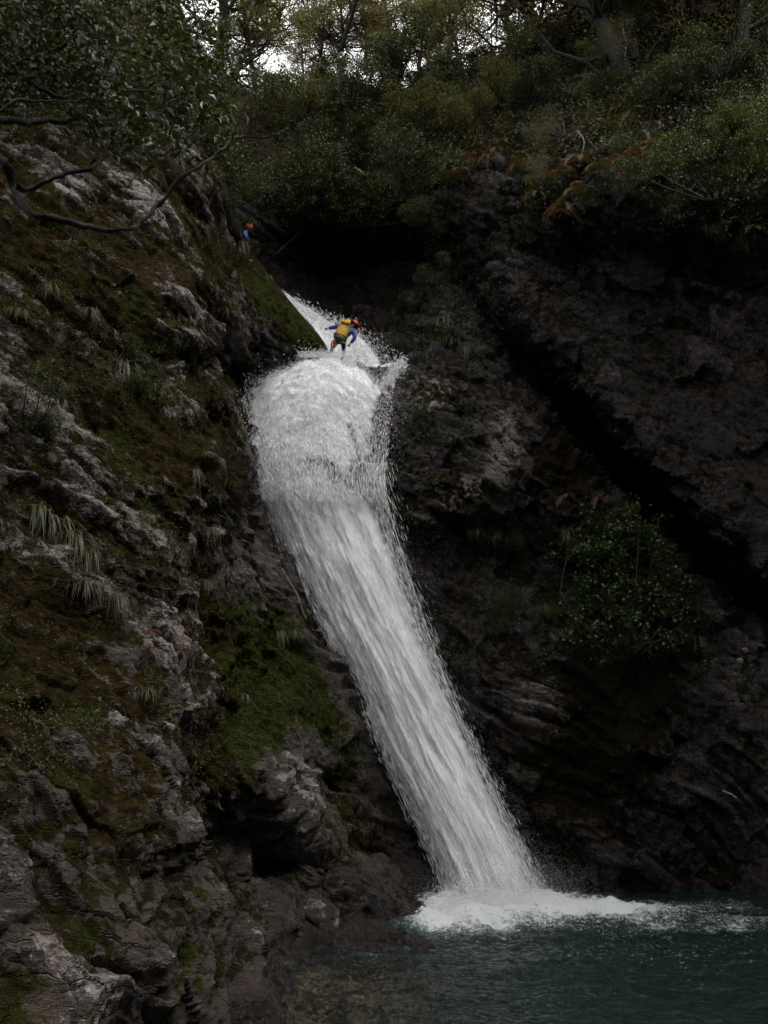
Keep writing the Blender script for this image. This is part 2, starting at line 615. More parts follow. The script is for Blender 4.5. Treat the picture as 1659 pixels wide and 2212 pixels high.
class Wall:
    def __init__(self, name, cols, crest, ybot, nrow, ctrl, bed, amps, maskfn, seed):
        cols = np.asarray(cols, float)
        look = depth_map(ctrl, cols[0] - 50, cols[-1] + 50, -700, ybot + 50)
        cr = np.interp(cols, crest[0], crest[1])
        t = np.linspace(0, 1, nrow)[:, None]
        Y = cr[None] + (ybot - cr[None]) * t
        X = np.broadcast_to(cols[None], Y.shape)
        W = at(X, Y, look(X, Y))
        # smooth normals
        du = np.gradient(W, axis=1)
        dv = np.gradient(W, axis=0)
        N = np.cross(dv, du)
        N /= np.linalg.norm(N, axis=2)[..., None] + 1e-9
        camd = np.array((0, 0, CAM_Z)) - W
        N *= np.sign(np.einsum('ijk,ijk->ij', N, camd))[..., None]
        # limit grazing normals so a steep fold is not blown sideways
        camd /= np.linalg.norm(camd, axis=2)[..., None]
        Nd = N * 0.75 + camd * 0.45
        Nd /= np.linalg.norm(Nd, axis=2)[..., None]
        b = np.array(bed, float)
        b /= np.linalg.norm(b)
        Wa = W + 0.25 * np.stack([pn(W * 0.5, seed + 91), pn(W * 0.5 + 40, seed + 92), pn(W * 0.5 + 80, seed + 93)], -1)
        s = Wa @ b + 0.35 * pn(W * 0.45, seed)
        along = Wa - s[..., None] * b
        St = along * np.array((0.24, 0.5, 0.24)) + s[..., None] * b * 1.6      # stretched along the beds
        disp = amps[0] * fbm(W * 0.33, 3, seed + 1)
        disp = disp + amps[1] * fbm(St * 0.8, 4, seed + 5, 0.55, ridged=True)

        def ledge(per, k):
            q = s / per + 0.8 * pn(St * 0.5, seed + k)
            f = q - np.floor(q)
            return np.where(f < 0.82, f / 0.82, (1 - f) / 0.18) - 0.5
        lm1 = sstep(-0.25, 0.3, pn(W * 0.35, seed + 33))
        lm2 = sstep(-0.2, 0.35, pn(W * 0.6, seed + 34))
        disp = disp + amps[2] * ledge(1.25, 41) * lm1 + amps[2] * 0.5 * ledge(0.42, 42) * lm2
        # blocky jointing
        jq = pn(np.floor(along * 1.1 + 0.5 * pn(W * 0.8, seed + 50)[..., None]) * 0.73 + np.floor(s / 0.6)[..., None] * 1.37, seed + 51)
        disp = disp + amps[3] * jq
        disp = disp + amps[4] * fbm(W * 2.3, 4, seed + 60, 0.55)
        disp = disp + amps[5] * fbm(St * 5.0, 3, seed + 70, 0.6, ridged=True)
        fade = np.clip(t * 30, 0, 1)
        W = W + Nd * (disp * fade)[..., None]
        self.W, self.N, self.cols, self.Y = W, N, cols, Y
        # final normals for masks
        du = np.gradient(W, axis=1)
        dv = np.gradient(W, axis=0)
        N2 = np.cross(dv, du)
        N2 /= np.linalg.norm(N2, axis=2)[..., None] + 1e-9
        N2 *= np.sign(np.einsum('ijk,ijk->ij', N2, camd))[..., None]
        mk, gr = maskfn(X, Y, W, N2, disp, seed)
        # roll the crest over backwards so the wall is solid ground behind its skyline
        k = 6
        top = W[0]
        back = np.stack([top + np.array((0, 1.2 * (j + 1) ** 1.4, -0.15 * (j + 1) ** 1.3)) for j in range(k)][::-1])
        WW = np.concatenate([back, W])
        mk = np.concatenate([np.repeat(mk[:1], k, 0), mk])
        gr = np.concatenate([np.repeat(gr[:1], k, 0), gr])
        nr, nc = WW.shape[:2]
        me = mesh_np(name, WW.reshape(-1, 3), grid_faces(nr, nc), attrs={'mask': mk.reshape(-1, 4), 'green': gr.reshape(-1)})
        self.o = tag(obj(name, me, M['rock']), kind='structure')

    def idx(self, x, y):
        j = int(np.clip(np.searchsorted(self.cols, x), 0, len(self.cols) - 1))
        i = int(np.clip(np.searchsorted(self.Y[:, j], y), 0, self.Y.shape[0] - 1))
        return i, j

    def pos(self, x, y):
        i, j = self.idx(x, y)
        return self.W[i, j].copy()

    def nrm(self, x, y):
        i, j = self.idx(x, y)
        return self.N[i, j].copy()


CL = [(-600, 2212, 5.5), (-600, 1500, 7), (-600, 900, 10), (-600, 300, 14), (-600, -200, 18), (-600, 2350, 5.2),
      (0, 2212, 8.5), (300, 2212, 10.5), (470, 2212, 12.6), (560, 2212, 13.4), (640, 2212, 15), (760, 2212, 15.4), (900, 2212, 16.6), (760, 2120, 17.6), (900, 2110, 19.5), (1050, 2212, 19), (0, 2350, 8.2), (500, 2350, 12.6), (800, 2350, 17),
      (0, 1900, 10), (200, 2000, 10.6), (300, 1900, 12), (450, 1950, 14), (520, 2060, 14.6), (600, 2040, 19.2), (700, 2020, 21), (860, 1998, 22.5), (960, 2020, 26),
      (330, 1510, 15), (300, 1650, 13.5), (360, 1648, 14.2), (395, 1798, 13.8), (425, 1936, 13.8),
      (430, 1600, 18), (560, 1620, 20), (640, 1640, 22), (430, 1710, 17.3), (500, 1720, 18.0), (565, 1730, 18.8), (450, 1790, 20.5), (540, 1830, 22), (490, 1930, 20), (700, 1830, 22.3), (640, 1760, 20.5), (720, 1930, 22.5), (600, 1960, 20),
      (0, 1500, 12), (200, 1500, 13.8), (0, 1200, 14), (120, 1000, 16), (200, 1200, 15.8), (400, 1200, 19), (470, 1060, 21), (512, 1055, 23), (560, 1075, 28.6), (460, 1250, 21.4), (510, 1180, 24.3), (572, 1250, 25.2), (640, 1370, 26.4), (608, 1140, 28.8), (648, 1230, 28.7), (690, 1330, 28.7),
      (460, 1450, 20), (560, 1450, 23.4), (650, 1480, 25), (720, 1500, 26.6), (640, 1560, 23.5), (700, 1720, 25), (800, 1850, 26),
      (760, 1400, 29), (850, 1560, 29), (920, 1760, 28.5), (960, 1930, 28.2),
      (0, 900, 16), (250, 900, 18.5), (425, 900, 21.2), (465, 870, 22.3), (492, 960, 23.2), (512, 1010, 23.6), (505, 870, 29.2), (532, 960, 29.2), (552, 1010, 29.0), (560, 870, 29.6), (620, 900, 29.8), (600, 1000, 29.2), (660, 1150, 29),
      (0, 600, 18), (250, 600, 20.5), (420, 620, 22.8), (430, 720, 23.2), (470, 760, 26.8), (480, 820, 28.4), (520, 660, 27.5), (600, 720, 28.4), (560, 790, 28.6), (700, 745, 29.6), (540, 570, 30.2), (610, 650, 30),
      (0, 300, 21), (250, 350, 23), (430, 420, 26), (490, 480, 29), (525, 540, 30.3),
      (0, 0, 25), (300, 0, 29), (400, 150, 29.5)]
CR = [(400, 300, 37), (560, 350, 36), (600, 470, 34.4), (700, 480, 34.2), (820, 450, 33.6), (700, 560, 37.5), (900, 560, 36.5), (1000, 600, 34.5), (640, 660, 35.5), (760, 680, 36), (860, 710, 34),
      (700, 790, 30.6), (780, 790, 30.6), (850, 835, 29.6), (900, 800, 30), (870, 870, 28.7), (960, 880, 28.5), (1100, 960, 28.7), (1030, 1080, 28), (920, 1110, 27.9), 
      (1659, 750, 27.6), (1659, 1000, 28), (1400, 620, 29.4), (1560, 560, 28), (1200, 470, 28.4), (1080, 390, 30.4), (1500, 450, 25.4), (1659, 450, 24.4), (2300, 700, 24), (2300, 450, 22), (2300, 1300, 26),
      (1000, 380, 31.4), (1300, 390, 26.8), (1250, 540, 29.8), (1400, 520, 28.2), (900, 420, 33), (760, 430, 35),
      (1300, 220, 32), (1659, 200, 29), (2300, 150, 24), (1000, 220, 38), (1659, -150, 34), (1300, 0, 41), (1000, 150, 44), (700, 180, 50), (850, 250, 41), (700, 300, 40), (2300, -300, 30), (1450, -300, 44),
      (900, 1180, 29), (1000, 1170, 29.6), (1150, 1190, 30.4), (1250, 1240, 30.6), (1000, 1300, 28.6), (1130, 1330, 28.4), (1000, 1370, 27.8), (1150, 1390, 27.5), (1300, 1400, 27.9), (1400, 1390, 28.3), (1500, 1380, 29.2), (1600, 1430, 28.6),
      (1150, 1500, 27.1), (1300, 1500, 27.2), (1250, 1700, 27.1), (1430, 1600, 27.6), (1475, 1600, 28.5), (1440, 1440, 28.6), (1520, 1860, 28.5), (1550, 1520, 27.8), (1659, 1600, 27.4), (2300, 1600, 25.5),
      (1200, 1925, 27.5), (1400, 1925, 27.6), (1659, 1925, 27.4), (2300, 1925, 25.5), (1200, 2050, 27.6), (1659, 2212, 27.6), (2300, 2212, 25), (900, 2212, 28), (500, 2212, 29),
      (700, 900, 29.5), (720, 1000, 29.3), (760, 1150, 29), (820, 1300, 28.7), (890, 1450, 28.3), (960, 1600, 28), (1020, 1750, 27.9), (1080, 1900, 27.8), (560, 900, 30), (600, 1100, 30), (700, 1400, 30), (850, 1800, 29.5), (500, 1600, 31)]


# the long dark joint that cuts the right wall from the ridge down to the right: slab edge, deep cleft, overhanging lip
_e = np.array([(985, 655, 30.5), (1090, 800, 29.7), (1215, 945, 29.1), (1340, 1080, 28.8), (1480, 1220, 28.9), (1720, 1440, 28.8)], float)
for _s in np.linspace(0, 1, 16):
    _q = _s * 5
    _k = min(int(_q), 4)
    _p = _e[_k] + (_e[_k + 1] - _e[_k]) * (_q - _k)
    _n = np.array((0.76, -0.65))
    CR += [(_p[0], _p[1], _p[2]), (_p[0] - 45, _p[1] + 38, _p[2] - 0.15)]
    for _o, _d in ((34, 36.5), (62, 37.0), (92, 31.0 - 3.4 * _s), (112, 30.4 - 3.4 * _s), (190, 30.6 - 3.0 * _s)):
        CR.append((_p[0] + _n[0] * _o, _p[1] + _n[1] * _o, _d))


def mask_left(X, Y, W, N, disp, seed):
    up = N[..., 2]
    n1 = fbm(W * 0.45, 3, seed + 81)
    n2 = fbm(W * 1.3, 3, seed + 85)
    prot = (disp - disp.mean()) / (disp.std() + 1e-6)
    # photo: pale ribs across the middle of the left wall, mossy between; wet and dark towards the fall
    fall_x = np.interp(Y, [560, 760, 1000, 1150, 1350, 1550, 1750, 1950], [560, 600, 545, 620, 720, 810, 895, 960])
    wet = np.exp(-np.clip(fall_x - X, 0, None) / 75.0)
    wet = np.maximum(wet, 0.9 * sstep(0.9, 0.15, W[..., 2]))
    bv = np.array((0.55, -0.12, 0.82)) / np.linalg.norm((0.55, -0.12, 0.82))
    sb = W @ bv
    nS = fbm(((W - sb[..., None] * bv) * 0.22 + sb[..., None] * bv * 1.7) * 0.9, 4, seed + 88, 0.6)
    mid_b = np.exp(-((Y - 820) / 330.0) ** 2) * sstep(480, 380, X)
    pale = 0.24 + 0.15 * prot + 0.28 * n1 + (0.55 + 0.35 * mid_b) * nS + 0.06 * mid_b - 0.45 * wet - 0.20 * sstep(430, 300, Y) - 0.15 * sstep(420, 560, X)
    pale = pale + 0.05 * sstep(1300, 1700, Y) * sstep(420, 300, X)
    low = sstep(1500, 1900, Y)
    moss = 0.60 - 0.17 * prot + 0.26 * n2 + 0.15 * up - (0.30 + 0.25 * mid_b) * nS - 0.16 * low
    ridge = np.exp(-((X - np.interp(Y, [540, 760], [530, 690])) / 38.0) ** 2) * sstep(540, 570, Y) * sstep(775, 745, Y)
    ridge = np.maximum(ridge, np.exp(-((X - np.interp(Y, [540, 760], [515, 660])) / 40.0) ** 2) * sstep(550, 590, Y) * sstep(790, 745, Y))
    wet = wet * (1 - 0.92 * ridge)
    moss = moss + 1.1 * ridge - 0.55 * wet * (Y > 1060)
    slab = np.exp(-((X - 580) / 90.0) ** 2 - ((Y - 1190) / 110.0) ** 2) + np.exp(-((X - 620) / 70.0) ** 2 - ((Y - 1690) / 110.0) ** 2)
    moss = moss - 0.9 * slab
    pale = pale + 0.28 * slab - 0.22 * low
    wet = np.maximum(wet, 0.42 * low)
    wet = wet - 0.45 * slab
    grs = 0.33 + 0.10 * low + 0.5 * n1 + 0.5 * sstep(420, 520, X) * sstep(1050, 1350, Y) * sstep(1750, 1550, Y) + 0.22 * ridge
    moss = moss + 0.6 * np.exp(-((X - 560) / 85.0) ** 2 - ((Y - 1480) / 170.0) ** 2)
    sunk = sstep(0.05, -0.1, W[..., 2])
    wet = wet * (1 - sunk) + 0.15 * sunk
    pale = pale * (1 - sunk) + 0.55 * sunk
    moss = moss * (1 - 0.6 * sunk)
    mk = np.stack([np.clip(moss, 0, 1), np.clip(pale, 0, 1), np.clip(wet, 0, 1), np.ones_like(wet)], -1)
    return mk, np.clip(grs, 0, 1)


def veg_low(x):
    """lower edge of the growth on the far bank and the right slope"""
    return np.interp(x, [540, 640, 760, 860, 930, 1000, 1080, 1150, 1200, 1260, 1340, 1450, 1550, 1659], [450, 480, 480, 440, 405, 360, 330, 420, 480, 400, 350, 400, 470, 490])


def mask_right(X, Y, W, N, disp, seed):
    up = N[..., 2]
    n1 = fbm(W * 0.4, 3, seed + 81)
    n2 = fbm(W * 1.2, 3, seed + 85)
    prot = (disp - disp.mean()) / (disp.std() + 1e-6)
    def blob(x, y, sx, sy):
        return np.exp(-((X - x) / sx) ** 2 - ((Y - y) / sy) ** 2)
    fall_x = np.interp(Y, [740, 850, 1000, 1150, 1350, 1550, 1750, 1950], [820, 860, 830, 840, 905, 1000, 1075, 1165])
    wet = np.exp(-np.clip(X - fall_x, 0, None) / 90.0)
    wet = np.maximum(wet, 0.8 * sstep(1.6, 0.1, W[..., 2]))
    wet = np.maximum(wet, np.exp(-(((X - 800) / 260.0) ** 2 + ((Y - 640) / 190.0) ** 2)))  # spray damp by the lip, plus shade painted into the cavity behind it
    wet = np.maximum(wet, 0.80 + 0.3 * n1 - 0.5 * (blob(1090, 960, 45, 70) + blob(1000, 1060, 60, 50) + blob(930, 860, 60, 35)) - 0.25 * blob(1160, 1560, 80, 110))  # broad darkening painted over the damp wall for its shade
    pale = 0.10 + 0.13 * prot + 0.25 * n1
    pale = pale + 0.85 * blob(1090, 960, 40, 65) + 0.65 * blob(930, 860, 60, 35) + 0.65 * blob(1000, 1060, 60, 50) + 0.5 * blob(1570, 660, 70, 110) + 0.25 * blob(1160, 1560, 90, 120) + 0.2 * blob(1300, 1720, 40, 100) + 0.25 * blob(1600, 1600, 60, 160)
    pale = pale - 0.3 * sstep(600, 480, Y) * sstep(1480, 1400, X)
    moss = 0.66 - 0.12 * prot + 0.30 * n2 + 0.15 * up + 0.5 * blob(1330, 1480, 120, 120) + 0.4 * blob(1290, 1620, 130, 180) + 0.4 * blob(1230, 960, 50, 110) - 0.35 * wet
    moss = moss - 0.35 * blob(1090, 960, 40, 60) - 0.3 * blob(1160, 1560, 70, 100)
    veg = sstep(25, -25, Y - veg_low(X) + 60 * n2)
    moss = moss + veg * 0.5
    grs = 0.3 + 0.5 * n1 + 0.15 * blob(1330, 1480, 150, 200) + 0.3 * blob(900, 960, 60, 120)
    mk = np.stack([np.clip(moss, 0, 1), np.clip(pale, 0, 1), np.clip(wet, 0, 1), np.ones_like(wet)], -1)
    return mk, np.clip(grs, 0, 1)


colsL = np.r_[np.arange(-600, -20, 14), np.arange(-20, 1000, 3.2)]
left = Wall('cliff_left', colsL, ([-600, 200, 380, 430, 500, 530, 560, 620, 705, 760, 800, 1000], [-350, -120, -20, 120, 450, 522, 566, 642, 746, 880, 1200, 1880]), 2350, 760, CL,
            (0.55, -0.12, 0.82), (0.48, 0.36, 0.36, 0.17, 0.15, 0.08), mask_left, 100)
colsR = np.r_[np.arange(400, 1690, 3.4), np.arange(1700, 2300, 14)]
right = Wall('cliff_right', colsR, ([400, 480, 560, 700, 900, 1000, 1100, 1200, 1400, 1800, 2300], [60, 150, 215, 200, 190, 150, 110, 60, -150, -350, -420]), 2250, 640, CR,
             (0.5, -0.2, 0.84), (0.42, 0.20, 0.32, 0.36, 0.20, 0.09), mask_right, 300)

# ground far below and around, so the gorge stands on something
gn = 60
gx, gy = np.meshgrid(np.linspace(-400, 400, gn), np.linspace(-300, 700, gn))
gz = -2.2 + 0.6 * pn(np.stack([gx * 0.05, gy * 0.05, gx * 0], -1), 5)
gm = mesh_np('ground', np.stack([gx, gy, gz], -1).reshape(-1, 3), grid_faces(gn, gn), attrs={'mask': np.tile((0.2, 0.2, 0.8, 1), (gn * gn, 1)), 'green': np.zeros(gn * gn)})
tag(obj('ground', gm, M['rock']), kind='structure')

# unseen rock ring added round the pool and camera to cut frontal skylight
ring_pts = catmull([(13.5, 25, 22), (16, 17, 26), (17, 6, 27), (14, -6, 25), (6, -15, 22), (-5, -15, 22), (-12, -6, 23), (-12, 2, 22), (-9.5, 7, 18)], 160)
hh = np.linspace(0, 1, 60)[:, None]
bx = ring_pts[None, :, 0] * (1 + 0.16 * hh ** 1.5)
by = 6 + (ring_pts[None, :, 1] - 6) * (1 + 0.12 * hh ** 1.5)
bz = -2.5 + (ring_pts[None, :, 2] + 2.5) * hh
BW = np.stack([bx, by, bz * np.ones_like(bx)], -1)
outw = BW - np.array((0, 6, 0)); outw[..., 2] = 0; outw /= np.linalg.norm(outw, axis=2)[..., None]
BW = BW + outw * (0.8 * fbm(BW * 0.3, 5, 61, 0.55))[..., None]
tag(obj('added_cliff_behind', mesh_np('added_cliff_behind', BW.reshape(-1, 3), grid_faces(60, 160), attrs={'mask': np.tile((0.5, 0.25, 0.2, 1), (9600, 1)), 'green': np.full(9600, 0.3)}), M['rock']), kind='structure')

# ------------------------------------------------------------------ pool
xs = np.linspace(-700, 2500, 420)
ys = np.r_[np.linspace(1880, 2230, 230), np.linspace(2240, 4200, 60)]
GX, GY = np.meshgrid(xs, ys)
Wp = at_water(GX, np.maximum(GY, 1878))


def blobp(x, y, sx, sy):
    return np.exp(-((GX - x) / sx) ** 2 - ((GY - y) / sy) ** 2)


core = 1.1 * blobp(1060, 1955, 150, 30) + 1.0 * blobp(1010, 1995, 120, 26) + 0.85 * blobp(1220, 1970, 150, 26) + 0.55 * blobp(1380, 1972, 120, 16) + 0.6 * blobp(930, 1990, 60, 16)
stre = 0.24 * blobp(1560, 1955, 120, 22) + 0.26 * blobp(1640, 1992, 130, 18) + 0.22 * blobp(1450, 2002, 160, 16) + 0.16 * blobp(1400, 2060, 420, 70) + 0.14 * blobp(820, 2040, 130, 30) + 0.1 * blobp(760, 2090, 200, 40)
brk = fbm(Wp * np.array((0.9, 0.55, 1)), 4, 71, 0.6)
foam = np.clip(core * (0.95 + 0.55 * brk) + stre * (1 + 1.4 * brk) + 0.07 * sstep(2215, 2050, GY), 0, 1.1)
far = sstep(2230, 2300, GY)
rip = 0.11 * fbm(Wp * np.array((0.8, 0.7, 1)), 4, 11, 0.6) + 0.045 * fbm(Wp * np.array((2.6, 2.6, 1)), 3, 15, 0.6)
mound = np.clip(core, 0, 1) * (0.17 + 0.38 * fbm(Wp * 1.3, 4, 21, 0.6)) + np.clip(core, 0, 1) * 0.12 * fbm(Wp * 6, 3, 25, 0.6)
Wp[..., 2] += (rip * (1 + 1.2 * np.clip(foam, 0, 1)) + np.clip(mound, -0.05, None)) * (1 - far)
shallow = np.clip(sstep(1200, 600, GX) * 0.75 + 0.35 * blobp(800, 2150, 240, 90), 0, 0.95) * sstep(2030, 2090, GY)
M['pool'] = mat_pool()
pm = mesh_np('pool', Wp.reshape(-1, 3), grid_faces(*GX.shape), attrs={'foam': foam.reshape(-1), 'shallow': shallow.reshape(-1)})
pool = tag(obj('pool', pm, M['pool']), 'green plunge pool with white foam under the waterfall', 'pool', kind='structure')

# ------------------------------------------------------------------ waterfall
FY = [752, 775, 800, 850, 900, 960, 1000, 1060, 1150, 1250, 1350, 1450, 1550, 1650, 1750, 1850, 1955]
FL = [602, 568, 548, 536, 532, 524, 526, 552, 594, 644, 696, 746, 792, 838, 888, 938, 978]
FR = [800, 830, 844, 844, 842, 838, 830, 826, 844, 874, 908, 948, 994, 1038, 1082, 1130, 1178]
FD = [30.2, 29.7, 29.2, 28.6, 28.3, 28.1, 28.0, 27.9, 27.8, 27.65, 27.5, 27.35, 27.2, 27.0, 26.75, 26.45, 26.1]


def fall_pt(y, t, off=0.0):
    L = np.interp(y, FY, FL)
    Rr = np.interp(y, FY, FR)
    d = np.interp(y, FY, FD) - 0.75 * (4 * t * (1 - t)) ** 0.8 + 0.3 - off
    return at(L + (Rr - L) * t, y, d)


def crest_y(t):
    """top edge of the water mound across the fall"""
    return np.interp(t, [0, 0.1, 0.28, 0.55, 0.8, 1], [822, 800, 768, 757, 796, 858])


def sheet(name, mat, off, nr, nc, amp, dens_bias, seed, parent, y0=752, y1=1958, tpad=0.05):
    yy = np.linspace(y0, y1, nr)[:, None] * np.ones((1, nc))
    tt = np.linspace(-tpad, 1 + tpad, nc)[None] * np.ones((nr, 1))
    tc = np.clip(tt, 0, 1)
    cy = crest_y(tc)
    yy = cy + (yy - y0) / (y1 - y0) * (y1 - cy)
    W = fall_pt(yy, tc, off)
    L = np.interp(yy, FY, FL); Rr = np.interp(yy, FY, FR)
    W[..., 0] += (tt - tc) * (Rr - L) / 62
    width = (Rr - L) / 62.0
    fu = (tt - 0.5) * width.mean() * 1.1
    fv = np.cumsum(np.r_[np.zeros((1, nc)), np.linalg.norm(np.diff(W, axis=0), axis=2)], axis=0)
    Fl = np.stack([fu * 2.2, fv * 0.5, np.full_like(fu, off * 3 + seed)], -1)
    top = sstep(1200, 800, yy)
    Ft = np.stack([fu * 1.6, fv * 1.5, np.full_like(fu, off * 3 + seed)], -1)
    dn = 1.4 * fbm(Fl * np.array((0.7, 0.6, 1)), 4, seed, 0.6) * (1 - top) + fbm(Ft, 5, seed + 3, 0.62) * top * 0.9
    W[..., 1] -= amp * dn
    W[..., 2] += 0.25 * amp * dn * top
    wob = 0.05 * pn(np.stack([yy * 0.012, tt * 0 + seed, tt * 0], -1), 3) + (0.03 + 0.04 * top) * pn(np.stack([yy * 0.06, tt * 3 + seed, tt * 0 + 5], -1), 4)
    edge = np.minimum(sstep(-tpad, 0.13, tt + wob), sstep(1 + tpad, 0.84, tt + wob))
    edge = edge * sstep(-2, 16, yy - cy + 9 * pn(np.stack([tt * 13, tt * 0 + seed, tt * 0], -1), 6) + 8 * pn(np.stack([tt * 47, yy * 0.05, tt * 0 + seed], -1), 7))
    # the veil on the right below the lip is thin, with rock showing through
    thin = sstep(0.58, 0.88, tt) * sstep(880, 960, yy) * sstep(1160, 1040, yy) * 0.36
    zone = sstep(880, 940, yy) * sstep(1220, 1020, yy) * sstep(0.22, 0.5, tt)
    thin = thin + zone * np.clip(0.12 + 0.75 * fbm(np.stack([fu * 1.3, fv * 0.9, fu * 0 + 3], -1), 3, 77), 0, 0.6)
    thin = thin + 0.3 * np.clip(fbm(np.stack([fu * 1.6, fv * 1.1, fu * 0 + 8], -1), 3, 78), 0, 1) * sstep(860, 920, yy) * sstep(1200, 960, yy)
    thin = thin + 0.10 * np.exp(-((tt - 0.55 + 0.0002 * (yy - 1500)) / 0.14) ** 2) * sstep(1150, 1300, yy)
    strand = 0.16 * fbm(np.stack([fu * 1.1, fv * 0.10, fu * 0 + seed], -1), 3, seed + 9) * sstep(1050, 1200, yy)
    dens = edge * (0.62 + dens_bias) + 0.10 * sstep(930, 850, yy) * edge + strand - thin + 0.12 * np.exp(-((tt - 0.25) / 0.2) ** 2) * sstep(1000, 1100, yy) - 0.25 * (1 - edge)
    me = mesh_np(name, W.reshape(-1, 3), grid_faces(nr, nc), attrs={'fu': fu.reshape(-1), 'fv': fv.reshape(-1), 'dens': dens.reshape(-1), 'lip': (sstep(1270, 980, yy) * 0.9).reshape(-1)})
    return obj(name, me, mat, parent)


M['fall'] = mat_fall('white falling water', 0.12, 0.48)
M['veil'] = mat_fall('thin water veil', 0.40, 0.95, 0.9)
wf = sheet('waterfall', M['fall'], 0.0, 420, 90, 0.30, 0.08, 500, None)
tag(wf, 'white waterfall plunging from the rock lip down to the pool', 'waterfall', kind='structure')
sheet('water_veil', M['veil'], 0.22, 420, 90, 0.34, -0.06, 540, wf)
sheet('water_veil', M['veil'], 0.42, 420, 90, 0.36, -0.12, 580, wf)


def cascade(name, quads, mat, parent, dens=0.6, seed=0, nr=120, nc=40, amp=0.15):
    """sheet between a left and a right polyline of (x, y, d)"""
    Lp = catmull(quads[0], nr); Rp = catmull(quads[1], nr)
    t = np.linspace(0, 1, nc)[None, :, None]
    pix = Lp[:, None, :] * (1 - t) + Rp[:, None, :] * t
    W = at(pix[..., 0], pix[..., 1], pix[..., 2])
    fu = np.cumsum(np.c_[np.zeros((nr, 1)), np.linalg.norm(np.diff(W, axis=1), axis=2)], axis=1)
    fv = np.cumsum(np.r_[np.zeros((1, nc)), np.linalg.norm(np.diff(W, axis=0), axis=2)], axis=0)
    W[..., 2] += amp * fbm(np.stack([fu * 1.5, fv * 1.0, fu * 0 + seed], -1), 4, seed, 0.6)
    tt = t[..., 0] * np.ones((nr, 1))
    edge = np.minimum(sstep(0, 0.06, tt), sstep(1, 0.75, tt))
    me = mesh_np(name, W.reshape(-1, 3), grid_faces(nr, nc), attrs={'fu': fu.reshape(-1), 'fv': fv.reshape(-1), 'dens': (edge * dens - 0.15 * (1 - edge)).reshape(-1)})
    return obj(name, me, mat, parent)


cascade('upper_cascade', ([(600, 628, 32.2), (640, 668, 31.6), (690, 728, 31.0), (730, 800, 30.3), (790, 870, 29.4)], [(612, 628, 32.6), (690, 680, 32.2), (790, 730, 31.4), (840, 800, 30.4), (856, 868, 29.3)]), M['fall'], wf, 0.80, 620)
cascade('side_spout', ([(800, 790, 30.3), (835, 815, 29.6), (815, 850, 29.0)], [(868, 782, 30.2), (866, 812, 29.4), (850, 850, 28.7)]), M['veil'], wf, 0.78, 640, 60, 24)
cascade('side_veil', ([(582, 1072, 27.6), (618, 1165, 27.2), (655, 1275, 26.8), (690, 1365, 26.6), (735, 1450, 27.0)], [(610, 1072, 27.5), (655, 1165, 27.3), (705, 1275, 27.1), (750, 1365, 27.0), (790, 1450, 27.0)]), M['veil'], wf, 0.50, 660, 140, 30, 0.05)
# thin threads of water running down the rock beside the fall
for pts in ([(598, 1232), (620, 1285), (645, 1330), (670, 1362), (682, 1368)],):
    P_ = [left.pos(x, y) + np.array((0, -0.10, 0)) for x, y in pts]
    tb = Tubes()
    pth = smooth_path(P_, 30)
    for q in range(3):
        tb.add(pth + np.c_[0.05 * pn(pth * 2 + q * 7, q), np.full(30, -0.02), np.zeros(30)], 0.001 + 0.0025 * np.random.default_rng(q).random(30), 4)
    obj('water_thread', tb.mesh('water_thread'), M['drops'], wf)


def droplets(name, P, D, w, l, parent):
    """spindle-shaped drops at P, drawn out along D"""
    n = len(P)
    D = D / (np.linalg.norm(D, axis=1)[:, None] + 1e-9)
    r = rng.normal(size=(n, 3))
    u = np.cross(D, r); u /= np.linalg.norm(u, axis=1)[:, None] + 1e-9
    v = np.cross(D, u)
    w = w[:, None]; l = l[:, None]
    ring = [P + w * (u * math.cos(a) + v * math.sin(a)) for a in (0, 2.094, 4.189)]
    V = np.stack([P - D * l] + ring + [P + D * l * 0.8], 1)
    base = np.arange(n)[:, None] * 5
    T = np.concatenate([base + np.array(t) for t in ((0, 1, 2), (0, 2, 3), (0, 3, 1), (4, 2, 1), (4, 3, 2), (4, 1, 3))])
    me = mesh_np(name, V.reshape(-1, 3), None, T, smooth=True)
    o = obj(name, me, M['drops'], parent)
    o['kind'] = 'stuff'
    return o


# drops in the body of the fall
n = 15000
y = np.where(rng.random(n) < 0.80, 765 + 330 * rng.random(n), 1000 + 955 * rng.random(n))
t = rng.uniform(-0.02, 1.02, n)
off = rng.gamma(2.0, 0.18, n) + 0.1
P = fall_pt(y, np.clip(t, 0, 1), 0) + np.stack([(t - np.clip(t, 0, 1)) * 4, -off, 0 * y], -1)
D = fall_pt(y + 6, np.clip(t, 0, 1), 0) - fall_pt(y - 6, np.clip(t, 0, 1), 0)
topf = sstep(1100, 850, y)
D = D / np.linalg.norm(D, axis=1)[:, None] + rng.normal(size=(n, 3)) * (0.05 + 0.5 * topf)[:, None]
l = (0.08 + 0.16 * rng.random(n)) * (1 - 0.75 * topf)
w = (0.003 + 0.004 * rng.random(n)) * (1 + 0.5 * topf)
ok = y > crest_y(t) - 4
droplets('spray', P[ok], D[ok], w[ok], l[ok], wf)
